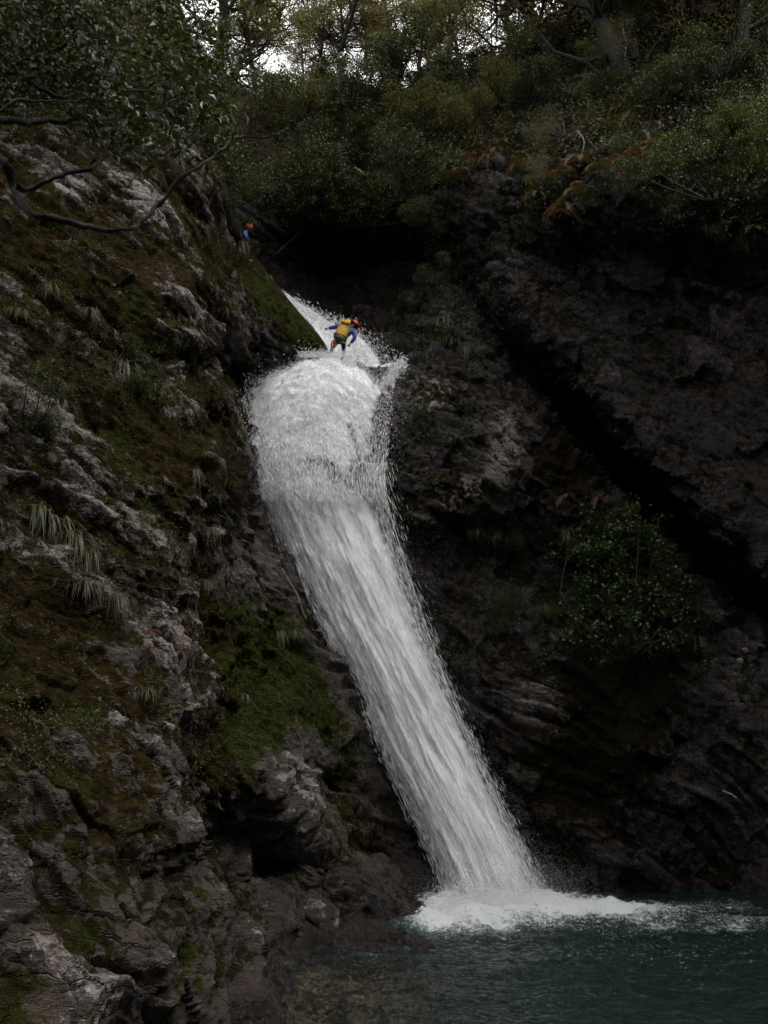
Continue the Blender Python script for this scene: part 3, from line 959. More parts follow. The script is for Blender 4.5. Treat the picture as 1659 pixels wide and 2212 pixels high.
# loose drops thrown off the edges and the lip
n = 12000
y = 745 + 400 * rng.beta(1.1, 1.5, n)
side = rng.random(n)
t = np.where(side < 0.4, rng.normal(0.0, 0.05, n), rng.normal(0.93, 0.10, n))
tl = rng.random(n) < 0.45
t[tl] = rng.random(tl.sum())
y[tl] = crest_y(t[tl]) + 8 - np.abs(rng.normal(0, 9, tl.sum()))
L = np.interp(y, FY, FL); Rr = np.interp(y, FY, FR)
P = at(L + (Rr - L) * t, y, np.interp(y, FY, FD) - 0.3 + rng.normal(0, 0.25, n))
droplets('spray', P, np.tile((0.15, -0.3, -1.0), (n, 1)) + rng.normal(size=(n, 3)) * 0.7, 0.0025 + 0.006 * rng.random(n) ** 3, 0.006 + 0.03 * rng.random(n), wf)
# lower edges: strings of drops falling beside the sheet
n = 7000
y = 1000 + 950 * rng.random(n)
t = np.where(rng.random(n) < 0.5, rng.normal(0.03, 0.05, n), rng.normal(0.97, 0.06, n))
L = np.interp(y, FY, FL); Rr = np.interp(y, FY, FR)
P = at(L + (Rr - L) * t, y, np.interp(y, FY, FD) - 0.05 + rng.normal(0, 0.2, n))
D = fall_pt(y + 6, np.full(n, 0.5)) - fall_pt(y - 6, np.full(n, 0.5))
D = D / np.linalg.norm(D, axis=1)[:, None] + rng.normal(size=(n, 3)) * 0.06
droplets('spray', P, D, 0.003 + 0.004 * rng.random(n), 0.05 + 0.18 * rng.random(n), wf)
# boil at the foot
n = 14000
x = np.r_[rng.normal(1065, 75, n // 2), rng.normal(1040, 110, n - n // 2)]
ya = 1958 + rng.normal(0, 14, n) + 0.00 * x
Pw = at_water(x, np.clip(ya, 1925, 2030))
Pw[:, 2] += rng.gamma(1.3, 0.30, n) * np.exp(-((x - 1065) / 120) ** 2)
droplets('spray', Pw, rng.normal(size=(n, 3)) + np.array((0, 0, 0.6)), 0.005 + 0.009 * rng.random(n), 0.008 + 0.025 * rng.random(n), wf)
# upper cascade drops
n = 4000
s_ = rng.random(n) ** 0.6
A = catmull([(602, 630, 32.3), (650, 672, 31.7), (740, 728, 31.2), (780, 800, 30.2)], 50)
wd = np.linspace(6, 75, 50)
k = (s_ * 49).astype(int)
P = at(A[k, 0] + rng.normal(0, 0.55, n) * wd[k] + 6, A[k, 1] + rng.normal(0, 0.22, n) * wd[k], A[k, 2] + rng.normal(0, 0.25, n))
droplets('spray', P, np.tile((0.5, -0.3, -0.8), (n, 1)) + rng.normal(size=(n, 3)) * 0.35, 0.006 + 0.010 * rng.random(n), 0.03 + 0.07 * rng.random(n), wf)
n = 1500
q = rng.random(n)
P = at(822 + 48 * q + rng.normal(0, 7, n), 845 - 62 * q + rng.normal(0, 9, n), 29.3 + rng.normal(0, 0.3, n))
droplets('spray', P, np.tile((0.5, -0.2, 0.7), (n, 1)) + rng.normal(size=(n, 3)) * 0.3, 0.006 + 0.008 * rng.random(n), 0.03 + 0.06 * rng.random(n), wf)

# fine mist drifting from the lip and the foot
n = 60000
q = rng.random(n)
x = np.where(q < 0.16, rng.normal(1130, 110, n), np.where(q < 0.40, rng.normal(0, 45, n), rng.normal(1065, 95, n)))
y = np.where(q < 0.16, rng.normal(640, 60, n), np.where(q < 0.40, rng.uniform(1000, 1900, n), 1945 - np.abs(rng.normal(0, 42, n))))
mid_ = (q >= 0.16) & (q < 0.40)
x = np.where(mid_, np.interp(y, FY, FR) + np.abs(x) * 0.9 - 10, x)
d = np.where(q < 0.16, rng.normal(30.0, 0.6, n), np.interp(y, FY, FD) + rng.normal(0.2, 0.3, n))
droplets('mist', at(x, np.minimum(y, 1935), d), rng.normal(size=(n, 3)), 0.0025 + 0.0015 * rng.random(n), 0.004 + 0.003 * rng.random(n), wf)

# splashes licking up round the climber's legs
n = 1400
P = at(rng.uniform(640, 760, n), 768 - np.abs(rng.normal(0, 6, n)) + 6 * rng.random(n), 29.0 + rng.normal(0, 0.2, n))
droplets('spray', P, np.tile((0.2, -0.2, 0.8), (n, 1)) + rng.normal(size=(n, 3)) * 0.6, 0.005 + 0.010 * rng.random(n) ** 2, 0.01 + 0.05 * rng.random(n), wf)

# ------------------------------------------------------------------ plants
def leaf_arrays(P, size, g, aspect=0.45, up=0.6, axis=None, tint=None, fold=0.18):
    n = len(P)
    nr = g.normal(size=(n, 3)) * 0.6 + np.array((0, -0.1, up))
    nr /= np.linalg.norm(nr, axis=1)[:, None]
    d = g.normal(size=(n, 3)) if axis is None else axis + g.normal(size=(n, 3)) * 0.5
    d -= nr * np.einsum('ij,ij->i', nr, d)[:, None]
    d /= np.linalg.norm(d, axis=1)[:, None] + 1e-9
    s = np.cross(nr, d)
    sz = (size * (0.65 + 0.7 * g.random(n)))[:, None]
    w = sz * aspect * 0.5
    V = np.stack([P, P + d * sz * 0.5 + s * w + nr * sz * fold, P + d * sz - nr * sz * 0.12, P + d * sz * 0.5 - s * w + nr * sz * fold], 1)
    tn = g.random(n) if tint is None else np.clip(tint + g.normal(0, 0.22, n), 0, 1)
    return V.reshape(-1, 3), np.repeat(tn, 4)


def leaf_mesh(name, parts):
    V = np.concatenate([p[0] for p in parts])
    T = np.concatenate([p[1] for p in parts])
    return mesh_np(name, V, np.arange(len(V)).reshape(-1, 4), smooth=False, attrs={'tint': T})


def clumps(centres, per, rad, size, g, flat=0.5, aspect=0.45, up=0.6):
    k = len(centres)
    P = np.repeat(centres, per, 0) + g.normal(size=(k * per, 3)) * np.array((rad, rad, rad * flat)) * 0.6
    tint = np.repeat(g.random(k), per) * 0.8 + 0.1
    return leaf_arrays(P, size, g, aspect, up, tint=tint)


def gen_tree(seed, H, r0, spread, nl, per, rad, leaf, cb=0.15, lean=(0, 0), fork=False):
    g = np.random.default_rng(seed)
    tb = Tubes()
    cs = []
    stems = [(np.zeros(3), H, r0, np.array((lean[0], lean[1], 1.0)))]
    if fork:
        stems = [(np.zeros(3), H * 0.28, r0, np.array((lean[0], lean[1], 1.0)))]
        top = np.array((lean[0], lean[1], 1.0)) * H * 0.28
        for a in (-0.55, 0.35, 0.1):
            stems.append((top, H * 0.7, r0 * 0.62, np.array((a, g.normal(0, 0.3), 1.0))))
    for base, h, r, dr in stems:
        m = 9
        tt = np.linspace(0, 1, m)
        pts = base + dr * (tt * h)[:, None] + np.cumsum(g.normal(0, 0.035 * h, (m, 3)), 0) * tt[:, None] * np.array((1, 1, 0.2))
        tb.add(pts, r * (1 - 0.75 * tt), 7, 0.25, seed)
        if fork and h < H * 0.5:
            continue
        for i in range(nl):
            f = cb + (1 - cb) * g.random()
            p0 = pts[min(int(f * (m - 1)), m - 1)]
            a = g.random() * 6.283
            ln = spread * (0.55 + 0.6 * g.random()) * (1.1 - 0.55 * f)
            dd = np.array((math.cos(a), math.sin(a), 0.25 + 0.5 * g.random()))
            k = 6
            lp = p0 + dd * (np.linspace(0, 1, k) * ln)[:, None] + np.cumsum(g.normal(0, 0.06 * ln, (k, 3)), 0)
            tb.add(lp, r * 0.36 * (1 - 0.85 * np.linspace(0, 1, k)) * (1 - 0.5 * f) + 0.008, 5)
            for q in range(4):
                b0 = lp[g.integers(2, k)]
                e = b0 + (dd * 0.5 + g.normal(0, 0.7, 3) * np.array((1, 1, 0.5))) * ln * 0.45
                mid = (b0 + e) / 2 + g.normal(0, 0.06, 3)
                tb.add(np.array([b0, mid, e]), np.array((0.016, 0.012, 0.005)) * (1 + r * 2), 4)
                cs += [e, mid]
            cs += [lp[-1], lp[-2]]
    cs = np.array(cs) + g.normal(0, 0.12, (len(cs), 3))
    return tb.mesh('trunk'), leaf_mesh('crown', [clumps(cs, per, rad, leaf, g, 0.45)])


def gen_shrub(seed, w, h, n, per, leaf, aspect=0.45, cone=False, rad=0.16, up=0.6):
    g = np.random.default_rng(seed)
    tb = Tubes()
    cs = []
    lobes = [np.array((g.normal(0, 0.42 * w), g.normal(0, 0.3 * w), g.uniform(-0.35, 0.45) * h, g.uniform(0.35, 0.75))) for _ in range(7)]
    for i in range(n):
        a = g.random() * 6.283
        z = g.random() ** 0.8
        rr = (1 - z) ** 0.75 if cone else math.sqrt(max(0.0, 1 - (z * 2 - 0.85) ** 2 * 0.72))
        rr *= 0.35 + 0.65 * math.sqrt(g.random())
        c = np.array((math.cos(a) * rr * w / 2, math.sin(a) * rr * w / 2 * 0.8, z * h))
        c += g.normal(0, (0.10 if cone else 0.07) * w, 3) * np.array((1, 1, 0.6))
        if not cone:
            lb = lobes[g.integers(len(lobes))]
            c = c * lb[3] + lb[:3]
        cs.append(c)
        if i % 9 == 0:
            b = np.array((c[0] * 0.15, c[1] * 0.15, -0.15))
            mid = b + (c - b) * 0.5 + g.normal(0, 0.05 * w, 3)
            tb.add(smooth_path([b, mid, c], 6), np.linspace(0.022, 0.005, 6) * (0.5 + 0.5 * w), 4)
    return tb.mesh('stems'), leaf_mesh('foliage', [clumps(np.array(cs), per, rad, leaf, g, 0.6, aspect, up)])


def gen_frond(seed, L, droop=0.7, pairs=15, w=0.32):
    g = np.random.default_rng(seed)
    t = np.linspace(0, 1, pairs + 2)
    x = L * (t - 0.18 * droop * t ** 3)
    z = L * (0.45 * t - (0.45 + droop * 0.75) * t ** 2)
    P = np.stack([x, 0.04 * L * np.sin(t * 3 + seed), z], -1)
    V, Q, T = [], [], []
    tan = np.gradient(P, axis=0)
    tan /= np.linalg.norm(tan, axis=1)[:, None]
    for i in range(1, pairs + 1):
        ln = L * w * math.sin(math.pi * (0.12 + 0.86 * t[i]) ** 0.8) * (0.9 + 0.2 * g.random())
        for s in (-1, 1):
            d = np.array((0.0, s, 0.0)) + tan[i] * 0.45 + np.array((0, 0, -0.25))
            d /= np.linalg.norm(d)
            b = tan[i] * L / pairs * 0.42
            k = len(V)
            V += [P[i] - b, P[i] + d * ln * 0.55 - b * 0.9, P[i] + d * ln, P[i] + d * ln * 0.5 + b * 0.9]
            Q.append((k, k + 1, k + 2, k + 3))
            T += [0.3 + 0.5 * g.random()] * 4
    k = len(V)
    for i in range(len(P)):
        V += [P[i] + np.array((0, 0.006, 0.004)), P[i] - np.array((0, 0.006, -0.004))]
        T += [0.5, 0.5]
    Q += [(k + 2 * i, k + 2 * i + 1, k + 2 * i + 3, k + 2 * i + 2) for i in range(len(P) - 1)]
    return mesh_np('frond', np.array(V), np.array(Q), smooth=False, attrs={'tint': np.array(T)})


def gen_tuft(seed, n, L, droop, spread=0.5):
    g = np.random.default_rng(seed)
    k = 7
    t = np.linspace(0, 1, k)
    V, Q, T = [], [], []
    for i in range(n):
        a = g.random() * 6.283
        out = np.array((math.cos(a), math.sin(a) * 0.7 - 0.35, 0))
        ln = L * (0.5 + 0.7 * g.random())
        lift = 0.35 + 0.5 * g.random()
        b = g.normal(0, 0.06 * L, 3) * np.array((2.2, 1, 0.7))
        P = b + out * (ln * spread * (0.6 + 0.9 * g.random()) * (t - 0.25 * t ** 2))[:, None] + np.array((0, 0, 1)) * (ln * (lift * t - (lift + droop * (0.5 + 0.7 * g.random())) * t ** 2))[:, None]
        wd = 0.010 * (1 - t ** 2) * 0.75 + 0.001
        sd_ = np.array((-math.sin(a), math.cos(a), 0.2))
        m = len(V)
        for j in range(k):
            V += [P[j] + sd_ * wd[j], P[j] - sd_ * wd[j]]
        Q += [(m + 2 * j, m + 2 * j + 1, m + 2 * j + 3, m + 2 * j + 2) for j in range(k - 1)]
        T += [float(np.clip(0.15 + 0.75 * g.random() ** 2 + (0.35 if g.random() < 0.10 else 0), 0, 1))] * (2 * k)
    return mesh_np('grass_tuft', np.array(V), np.array(Q), smooth=False, attrs={'tint': np.array(T)})


def place(proto, loc, rz=0.0, s=1.0, mats=None, name=None):
    """copy of an Empty thing and its parts"""
    e = bpy.data.objects.new(name or proto['n'], None)
    C.objects.link(e)
    e.location = tuple(loc)
    e.rotation_euler = (0, 0, rz)
    e.scale = (s, s, s) if not hasattr(s, '__len__') else s
    for nm, me in proto['parts']:
        o = bpy.data.objects.new(nm, me)
        C.objects.link(o)
        o.parent = e
    return e


def proto(n, parts, mats):
    for (nm, me), m in zip(parts, mats):
        me.materials.append(m)
    return {'n': n, 'parts': parts}


# ---- trees on the skyline and the right-hand slope
def mk_tree(n, mats, *a, **k):
    tr, cr = gen_tree(*a, **k)
    return proto(n, [('trunk', tr), ('crown', cr)], mats)


bk = M['bark']
TA = mk_tree('beech_tree', (bk, M['beech']), 11, 6.5, 0.13, 1.9, 44, 34, 0.34, 0.10, cb=0.06)
TB = mk_tree('beech_tree', (bk, M['beech2']), 12, 6.5, 0.15, 2.2, 46, 34, 0.36, 0.10, cb=0.06, lean=(-0.18, 0))
TC = mk_tree('beech_tree', (bk, M['beech2']), 13, 6.5, 0.20, 2.2, 20, 34, 0.34, 0.10, cb=0.10, fork=True)
TD = mk_tree('beech_tree', (bk, M['beech']), 14, 7.5, 0.24, 2.6, 46, 34, 0.38, 0.10, cb=0.12, lean=(-0.35, 0.05))
TREES = [
    (TC, 736, 168, 43, 0.2, 0.95, 'gnarled beech forking into three dark limbs at the centre of the skyline'),
    (TA, 850, 150, 46, 1.0, 1.1, 'straight upright beech just right of the forked beech'),
    (TA, 655, 185, 47, 2.2, 0.62, 'slender beech in the bright sky gap left of the forked beech'),
    (TB, 552, 190, 42, 0.5, 0.95, 'bushy beech filling the sky at the left edge of the bright gap'),
    (TB, 1000, 165, 42, 0.0, 0.85, 'olive beech leaning left on the shoulder of the right slope'),
    (TA, 925, 150, 52, 4.0, 1.0, 'pale distant beech under the small patch of sky at top centre'),
    (TD, 1206, 142, 37, 0.1, 1.35, 'thick dark beech trunk sloping up to the left on the right bank'),
    (TA, 1235, 118, 38, 3.0, 1.6, 'stout upright beech close behind the sloping thick trunk'),
    (TB, 1110, 150, 40, 5.2, 1.2, 'olive beech between the leaning beech and the thick sloping trunk'),
    (TD, 1365, 188, 33.5, 0.3, 1.5, 'dark beech hung with grey lichen on the right slope'),
    (TA, 1480, 120, 34, 1.7, 1.7, 'beech in deep shade near the upper right corner'),
    (TB, 1600, 150, 31, 2.8, 1.6, 'leafy beech at the upper right edge of the picture'),
    (TD, 1300, 60, 38, 2.1, 1.8, 'tall beech shading the right slope, behind the stout beech'),
    (TD, 1520, 40, 33, 0.9, 1.9, 'tall dark beech above the right slope between the corner beeches'),
    (TB, 800, 175, 56, 3.5, 0.8, 'far beech seen behind the forked beech'),
    (TA, 700, 190, 45, 0.4, 0.85, 'beech just left of the forked beech below the small sky holes'),
    (TB, 790, 160, 44, 1.9, 0.8, 'olive beech between the forked beech and the straight one'),
    (TA, 905, 180, 43, 5.0, 0.85, 'beech right of the straight upright beech, above the glossy shrub'),
    (TB, 965, 150, 47, 2.9, 1.2, 'olive beech behind the leaning beech'),
    (TD, 505, 165, 36, 4.4, 0.8, 'dark beech left of the bushy beech at the edge of the sky gap'),
    (TD, 470, 150, 38, 2.0, 1.2, 'shadowed beech above the left cliff beside the sky gap'),
    (TA, 330, 60, 32, 0.7, 1.5, 'dark beech at the top of the left cliff'),
    (TD, 160, 20, 28, 1.2, 1.5, 'dark beech above the left cliff behind the overhanging branches'),
    (TB, 20, 10, 25, 2.4, 1.4, 'dark beech at the upper left corner behind the big glossy leaves'),
]
for pr, x, y, d, rz, s, lab in TREES:
    tag(place(pr, at(x, y, d), rz, s), lab, 'tree', 'beech trees along the rim')

# ---- shrubs
def mk_shrub(n, mat, *a, **k):
    st, fo = gen_shrub(*a, **k)
    return proto(n, [('stems', st), ('foliage', fo)], (bk, mat))


SG = mk_shrub('glossy_shrub', M['glossy'], 21, 2.8, 2.2, 190, 60, 0.10, rad=0.24)
SG2 = mk_shrub('glossy_shrub', M['glossy'], 22, 3.4, 1.9, 220, 60, 0.10, rad=0.26)
SO = mk_shrub('olive_shrub', M['beech'], 23, 2.9, 2.0, 190, 56, 0.09, rad=0.24)
SB = mk_shrub('broadleaf_bush', M['bright'], 24, 5.0, 3.8, 430, 34, 0.105, 0.7, cone=True, rad=0.21)
SY = mk_shrub('spreading_shrub', M['yellow'], 25, 2.6, 1.0, 110, 60, 0.085, rad=0.22)
SL = mk_shrub('sapling', M['bright'], 28, 2.2, 2.6, 46, 13, 0.22, 0.55, rad=0.3)
SW = mk_shrub('wispy_shrub', M['lichen'], 26, 1.9, 1.8, 110, 46, 0.07, 0.12, rad=0.2, up=0.1)
SN = mk_shrub('brown_shrub', M['brownleaf'], 27, 1.7, 2.0, 90, 40, 0.06, 0.3, rad=0.2)
SHRUBS = [
    (SG, 752, 215, 38.5, 1.0, 'dark glossy shrub below the forked beech'),
    (SG2, 835, 205, 38, 1.0, 'glossy shrub just below the straight upright beech'),
    (SG, 925, 225, 37, 1.05, 'glossy shrub with bright leaf tips near the leaning beech'),
    (SG2, 815, 275, 35.5, 1.0, 'broad glossy shrub shining in the middle of the far bank'),
    (SO, 640, 250, 38, 1.1, 'olive shrub below the bright sky gap'),
    (SO, 575, 250, 39, 1.0, 'olive shrub at the left of the sky gap, above the brown shrub'),
    (SG, 690, 345, 34.6, 1.15, 'large dark green shrub with fresh tips above the dark gorge'),
    (SG2, 650, 420, 34, 1.0, 'dark shrub hanging over the gorge head near the second climber'),
    (SG2, 740, 440, 33.6, 1.0, 'lowest dark shrub hanging over the black gorge'),
    (SG, 830, 350, 34.2, 1.0, 'dark shrub left of the pale fallen stick'),
    (SO, 910, 300, 34.5, 1.05, 'olive green shrub between the shining shrub and the fern bank'),
    (SG2, 690, 470, 33.2, 0.8, 'dark shrub trailing down into the black gorge, left of its twin'),
    (SG, 790, 480, 33.0, 0.8, 'dark shrub trailing down into the black gorge, right of its twin'),
    (SG2, 870, 430, 32.6, 0.8, 'dark shrub hanging beside the left end of the fern bank'),
    (SG2, 905, 500, 32.4, 0.5, 'dim shrub hanging on the ridge above the cascade'),
    (SG, 935, 610, 31.6, 0.35, 'small dim shrub on the ridge right of the cascade'),
    (SW, 1180, 400, 28.2, 0.7, 'wispy grey growth trailing below the rusty ferns'),
    (SG, 1420, 370, 26.0, 0.5, 'black green shrub overhanging the dark wall beside the sapling'),
    (SG2, 1545, 420, 25.0, 0.75, 'dark shrub overhanging the wall left of the yellow green sprays'),
    (SG2, 526, 528, 30.4, 0.16, 'little dark shrub in front of the second climber'),
    (SO, 700, 235, 40, 1.0, 'olive shrub between the slender beech and the forked beech'),
    (SO, 985, 270, 34.5, 0.9, 'olive shrub at the top left of the rusty fern bank'),
    (SN, 565, 370, 32.5, 1.0, 'pale brown feathery shrub at the left of the gorge head'),
    (SN, 520, 300, 33, 0.9, 'brown shrub behind the tip of the overhanging branch'),
    (SG, 440, 330, 28, 1.0, 'shadowed shrub on top of the left cliff below the branch tip'),
    (SG2, 452, 440, 28.0, 0.5, 'black green shrub in the notch left of the second climber'),
    (SG, 330, 250, 26, 1.0, 'dark shrub on the left cliff behind the overhanging leaves'),
    (SG2, 180, 200, 23.5, 1.0, 'dark shrub at the cliff top behind the thick mossy limb'),
    (SG, 60, 180, 22, 0.9, 'dark shrub at the left edge behind the branches'),
    (SO, 1080, 210, 35, 0.9, 'olive shrub above the fern bank under the olive beeches'),
    (SG, 1140, 215, 33, 0.8, 'bright green low shrub at the foot of the thick sloping trunk'),
    (SW, 1225, 285, 28.6, 0.95, 'pale wispy shrub with trailing grey stems on the right bank'),
    (SW, 1380, 120, 32, 1.1, 'grey wispy lichen mass hanging from the lichen beech'),
    (SG, 1310, 200, 31.8, 0.6, 'dark shrub between the stout beech and the lichen beech'),
    (SG2, 1460, 235, 29.8, 0.7, 'dark shrub in the shade right of the lichen beech'),
    (SG, 1560, 160, 29, 1.0, 'glossy shrub at the upper right below the edge beech'),
    (SY, 1600, 300, 25.6, 0.85, 'yellow green shrub reaching in from the right edge, topmost of three'),
    (SY, 1635, 365, 25.0, 0.8, 'bright yellow green spray at the right edge, middle of three'),
    (SY, 1620, 430, 25.2, 0.65, 'small yellow green spray at the right edge, lowest of three'),
    (SB, 1345, 1412, 27.2, 1.0, 'green round-leaved bush standing alone on the ledge right of the fall'),
    (SL, 1462, 455, 26.0, 0.34, 'tiny bright sapling against the black overhang'),
    (SG2, 1060, 1180, 28.6, 0.35, 'low dark plant in the hollow under the pale rock nose'),
    (SG2, 1120, 1340, 28.0, 0.38, 'low green plant on the ledge left of the round-leaved bush'),
    (SG, 1440, 1370, 28.0, 0.32, 'small leafy plant at the right foot of the round-leaved bush'),
    (SG, 45, 950, 15.2, 0.42, 'leafy green plant at the left edge beside the drooping grass'),
    (SG2, 240, 775, 18.6, 0.40, 'low green mat of leaves beside the middle pale rib of the left cliff'),
    (SG, 310, 880, 18.6, 0.36, 'low leafy plant under the long grass of the left cliff'),
    (SB, 905, 930, 28.2, 0.16, 'small leafy plant on the dark rock right of the fall top'),
]
for pr, x, y, d, s, lab in SHRUBS:
    if y > 700:
        wl = left if x < 600 else right
        p = wl.pos(x, y) - wl.nrm(x, y) * 0.05
    else:
        p = at(x, y, d)
    tag(place(pr, p, random.random() * 6.28, s), lab, 'shrub' if pr is not SB else 'bush', 'shrubs on the gorge rim' if y < 600 else 'plants on the cliff ledges')

# ---- ferns: crown of separate fronds
FR_G = [gen_frond(31 + i, 0.55, 0.6 + 0.25 * i) for i in range(3)]
FR_R = [m.copy() for m in FR_G]
for m_ in FR_G: m_.materials.append(M['fern'])
for m_ in FR_R: m_.materials.append(M['rustfern'])


def fern(x, y, d, s, rust, lab, group):
    wl = left if x < 600 else right
    p = wl.pos(x, y) if d is None else at(x, y, d)
    e = obj('fern', None, loc=tuple(p + np.array((0, -0.06, 0))))
    e.scale = (s, s, s)
    tag(e, lab, 'fern', group)
    nf = random.randint(7, 9)
    for i in range(nf):
        a = -math.pi / 2 + (i / (nf - 1) - 0.5) * 4.4 + random.uniform(-0.2, 0.2)
        rs = rust if random.random() < 0.8 else not rust
        o = obj('frond', (FR_R if rs else FR_G)[i % 3], parent=e)
        o.rotation_euler = (random.uniform(-0.3, 0.3), random.uniform(-0.35, 0.25), a)
        o.scale = (random.uniform(0.8, 1.15),) * 3
    return e


bank = []
fr_ = np.random.default_rng(77)
for i in range(48):
    row, colm = divmod(i, 12)
    x = 940 + 500 * (colm + 0.5 + fr_.uniform(-0.35, 0.35)) / 12
    lo = np.interp(x, [930, 1000, 1080, 1160, 1200, 1260, 1330, 1450], [415, 375, 340, 440, 490, 410, 360, 380])
    hi = np.interp(x, [930, 1000, 1080, 1160, 1200, 1260, 1330, 1450], [330, 290, 240, 240, 240, 230, 230, 260])
    bank.append((x, hi + (lo - hi) * (row + 0.5 + fr_.uniform(-0.25, 0.25)) / 4, fr_.random(), row, colm))
ORD = ['first', 'second', 'third', 'fourth', 'fifth', 'sixth', 'seventh', 'eighth', 'ninth', 'tenth', 'eleventh', 'last']
ROW = ['top', 'second', 'third', 'lowest']
for x, y, q, row, colm in bank:
    rust = q < 0.62
    p = right.pos(x, y)
    fern(x, y, p[1] - 0.75, 0.85 + 0.6 * q, rust, ('rusty brown' if rust else 'green') + ' fern, ' + ORD[colm] + ' from the left in the ' + ROW[row] + ' row of the fern bank', 'ferns of the right bank')
for x, y, s, rust, lab in [
        (1222, 1072, 0.9, True, 'rusty fern left of a second rusty fern above the round-leaved bush'),
        (1285, 1078, 0.9, True, 'rusty fern right of its twin above the round-leaved bush'),
        (285, 1385, 0.55, True, 'small reddish fern on the left cliff, left of the fern pair'),
        (345, 1372, 0.55, True, 'small reddish fern on the left cliff, right of the fern pair'),
        (280, 1440, 0.5, True, 'reddish fern on the left cliff above the green grass blades'),
        (365, 1332, 0.6, False, 'green fern frond cluster on the left cliff above the reddish ferns'),
        (345, 1430, 0.45, True, 'tiny reddish fern below the fern pair of the left cliff'),
        (940, 392, 1.3, True, 'rusty fern at the lower left end of the fern bank over the gorge'),
        (1590, 470, 1.0, True, 'rusty fern at the right edge under the yellow green sprays'),
        (1640, 480, 1.0, False, 'green fern at the far right edge below the sprays'),
        (870, 640, 0.9, False, 'green fern hanging in the dark right of the upper cascade'),
        (905, 560, 0.9, False, 'green fern hanging high in the black gorge above the climber')]:
    fern(x, y, None, s, rust, lab, None)

# ---- grass tufts
GT = [gen_tuft(41 + i, 110, 0.62, 0.55 + 0.2 * i, 0.75) for i in range(3)]
for m_ in GT: m_.materials.append(M['grass'])
TUFTS = [
    (126, 872, 1.0, 'pale drooping grass tuft under the broad pale rib of the left cliff'),
    (250, 800, 1.1, 'long green grass tuft in the middle of the left cliff'),
    (283, 832, 1.0, 'grass tuft just below the long green tuft of the left cliff'),
    (318, 858, 1.0, 'grass tuft right of the leafy plant on the left cliff'),
    (364, 876, 0.7, 'small grass tuft at the right end of the grassy gully'),
    (60, 1115, 1.0, 'dense hanging grass at the left edge above the dark hollow'),
    (100, 1140, 1.3, 'large shaggy grass clump near the left edge'),
    (128, 1185, 1.1, 'shaggy grass clump just below the large one near the left edge'),
    (158, 1215, 1.0, 'long arching grass right of the shaggy clumps'),
    (150, 1290, 0.9, 'grass tuft above the rounded mossy knob of the left cliff'),
    (205, 1322, 0.8, 'grass tuft over the pale stone on the lower left cliff'),
    (407, 1022, 0.7, 'short grass tuft beside the pale rib end near the fall'),
    (410, 1150, 0.8, 'hanging grass on the left cliff facing the fall'),
    (420, 1260, 0.7, 'short hanging grass below the tuft facing the fall'),
    (518, 528, 1.1, 'long hanging tussock below the second climber'),
    (505, 545, 0.9, 'trailing grass left of the long hanging tussock'),
    (576, 600, 0.6, 'grass on the mossy ridge above the cascade start'),
    (600, 630, 0.6, 'grass on the mossy ridge beside the cascade start'),
    (288, 1515, 0.6, 'green grass blades above the pale split rock'),
    (525, 1500, 0.6, 'thin arching grass on the mossy wall left of the fall'),
    (590, 1370, 0.9, 'grass fringe hanging under the wet brown slab'),
    (615, 1375, 0.8, 'grass fringe beside the thin water thread'),
    (895, 640, 1.2, 'grass tuft high on the dark ridge right of the climber'),
    (952, 690, 1.2, 'grass tuft on the dark ridge right of the cascade'),
    (975, 735, 1.2, 'large grass tuft on the ridge above the rock nose'),
    (1004, 758, 1.1, 'grass tuft at the top of the black diagonal crack'),
    (1020, 785, 0.9, 'small grass tuft beside the black diagonal crack'),
    (1025, 1135, 1.1, 'hanging grass in the hollow under the rock nose'),
    (1060, 1145, 1.0, 'hanging grass right of its neighbour under the rock nose'),
    (1228, 1138, 1.1, 'hanging grass left of the bush top'),
    (1172, 1322, 1.1, 'long pale grass on the ledge left of the round-leaved bush'),
    (1080, 1345, 0.8, 'short grass on the mossy ledge nearest the fall'),
    (1490, 1380, 0.9, 'grass on the ledge right of the round-leaved bush'),
    (1540, 480, 1.1, 'dry grass hanging below the yellow green sprays'),
    (1615, 500, 1.1, 'dry grass hanging at the right edge over the overhang'),
    (1060, 610, 1.0, 'faint grass tuft hanging in the misty dark'),
    (20, 700, 0.8, 'grass tuft at the left edge under the low branch'),
    (95, 640, 0.7, 'short grass between pale ribs high on the left cliff'),
    (180, 690, 0.7, 'short grass in the mossy band of the upper left cliff')]
for i, (x, y, s, lab) in enumerate(TUFTS):
    wl = left if (x < 700 and y > 0) else right
    p = wl.pos(x, y) + wl.nrm(x, y) * 0.03
    o = obj('grass_tuft', GT[i % 3], loc=tuple(p), scale=s)
    o.rotation_euler = (0, 0, random.uniform(-0.5, 0.5))
    tag(o, lab, 'grass', 'grass tufts on the cliffs')

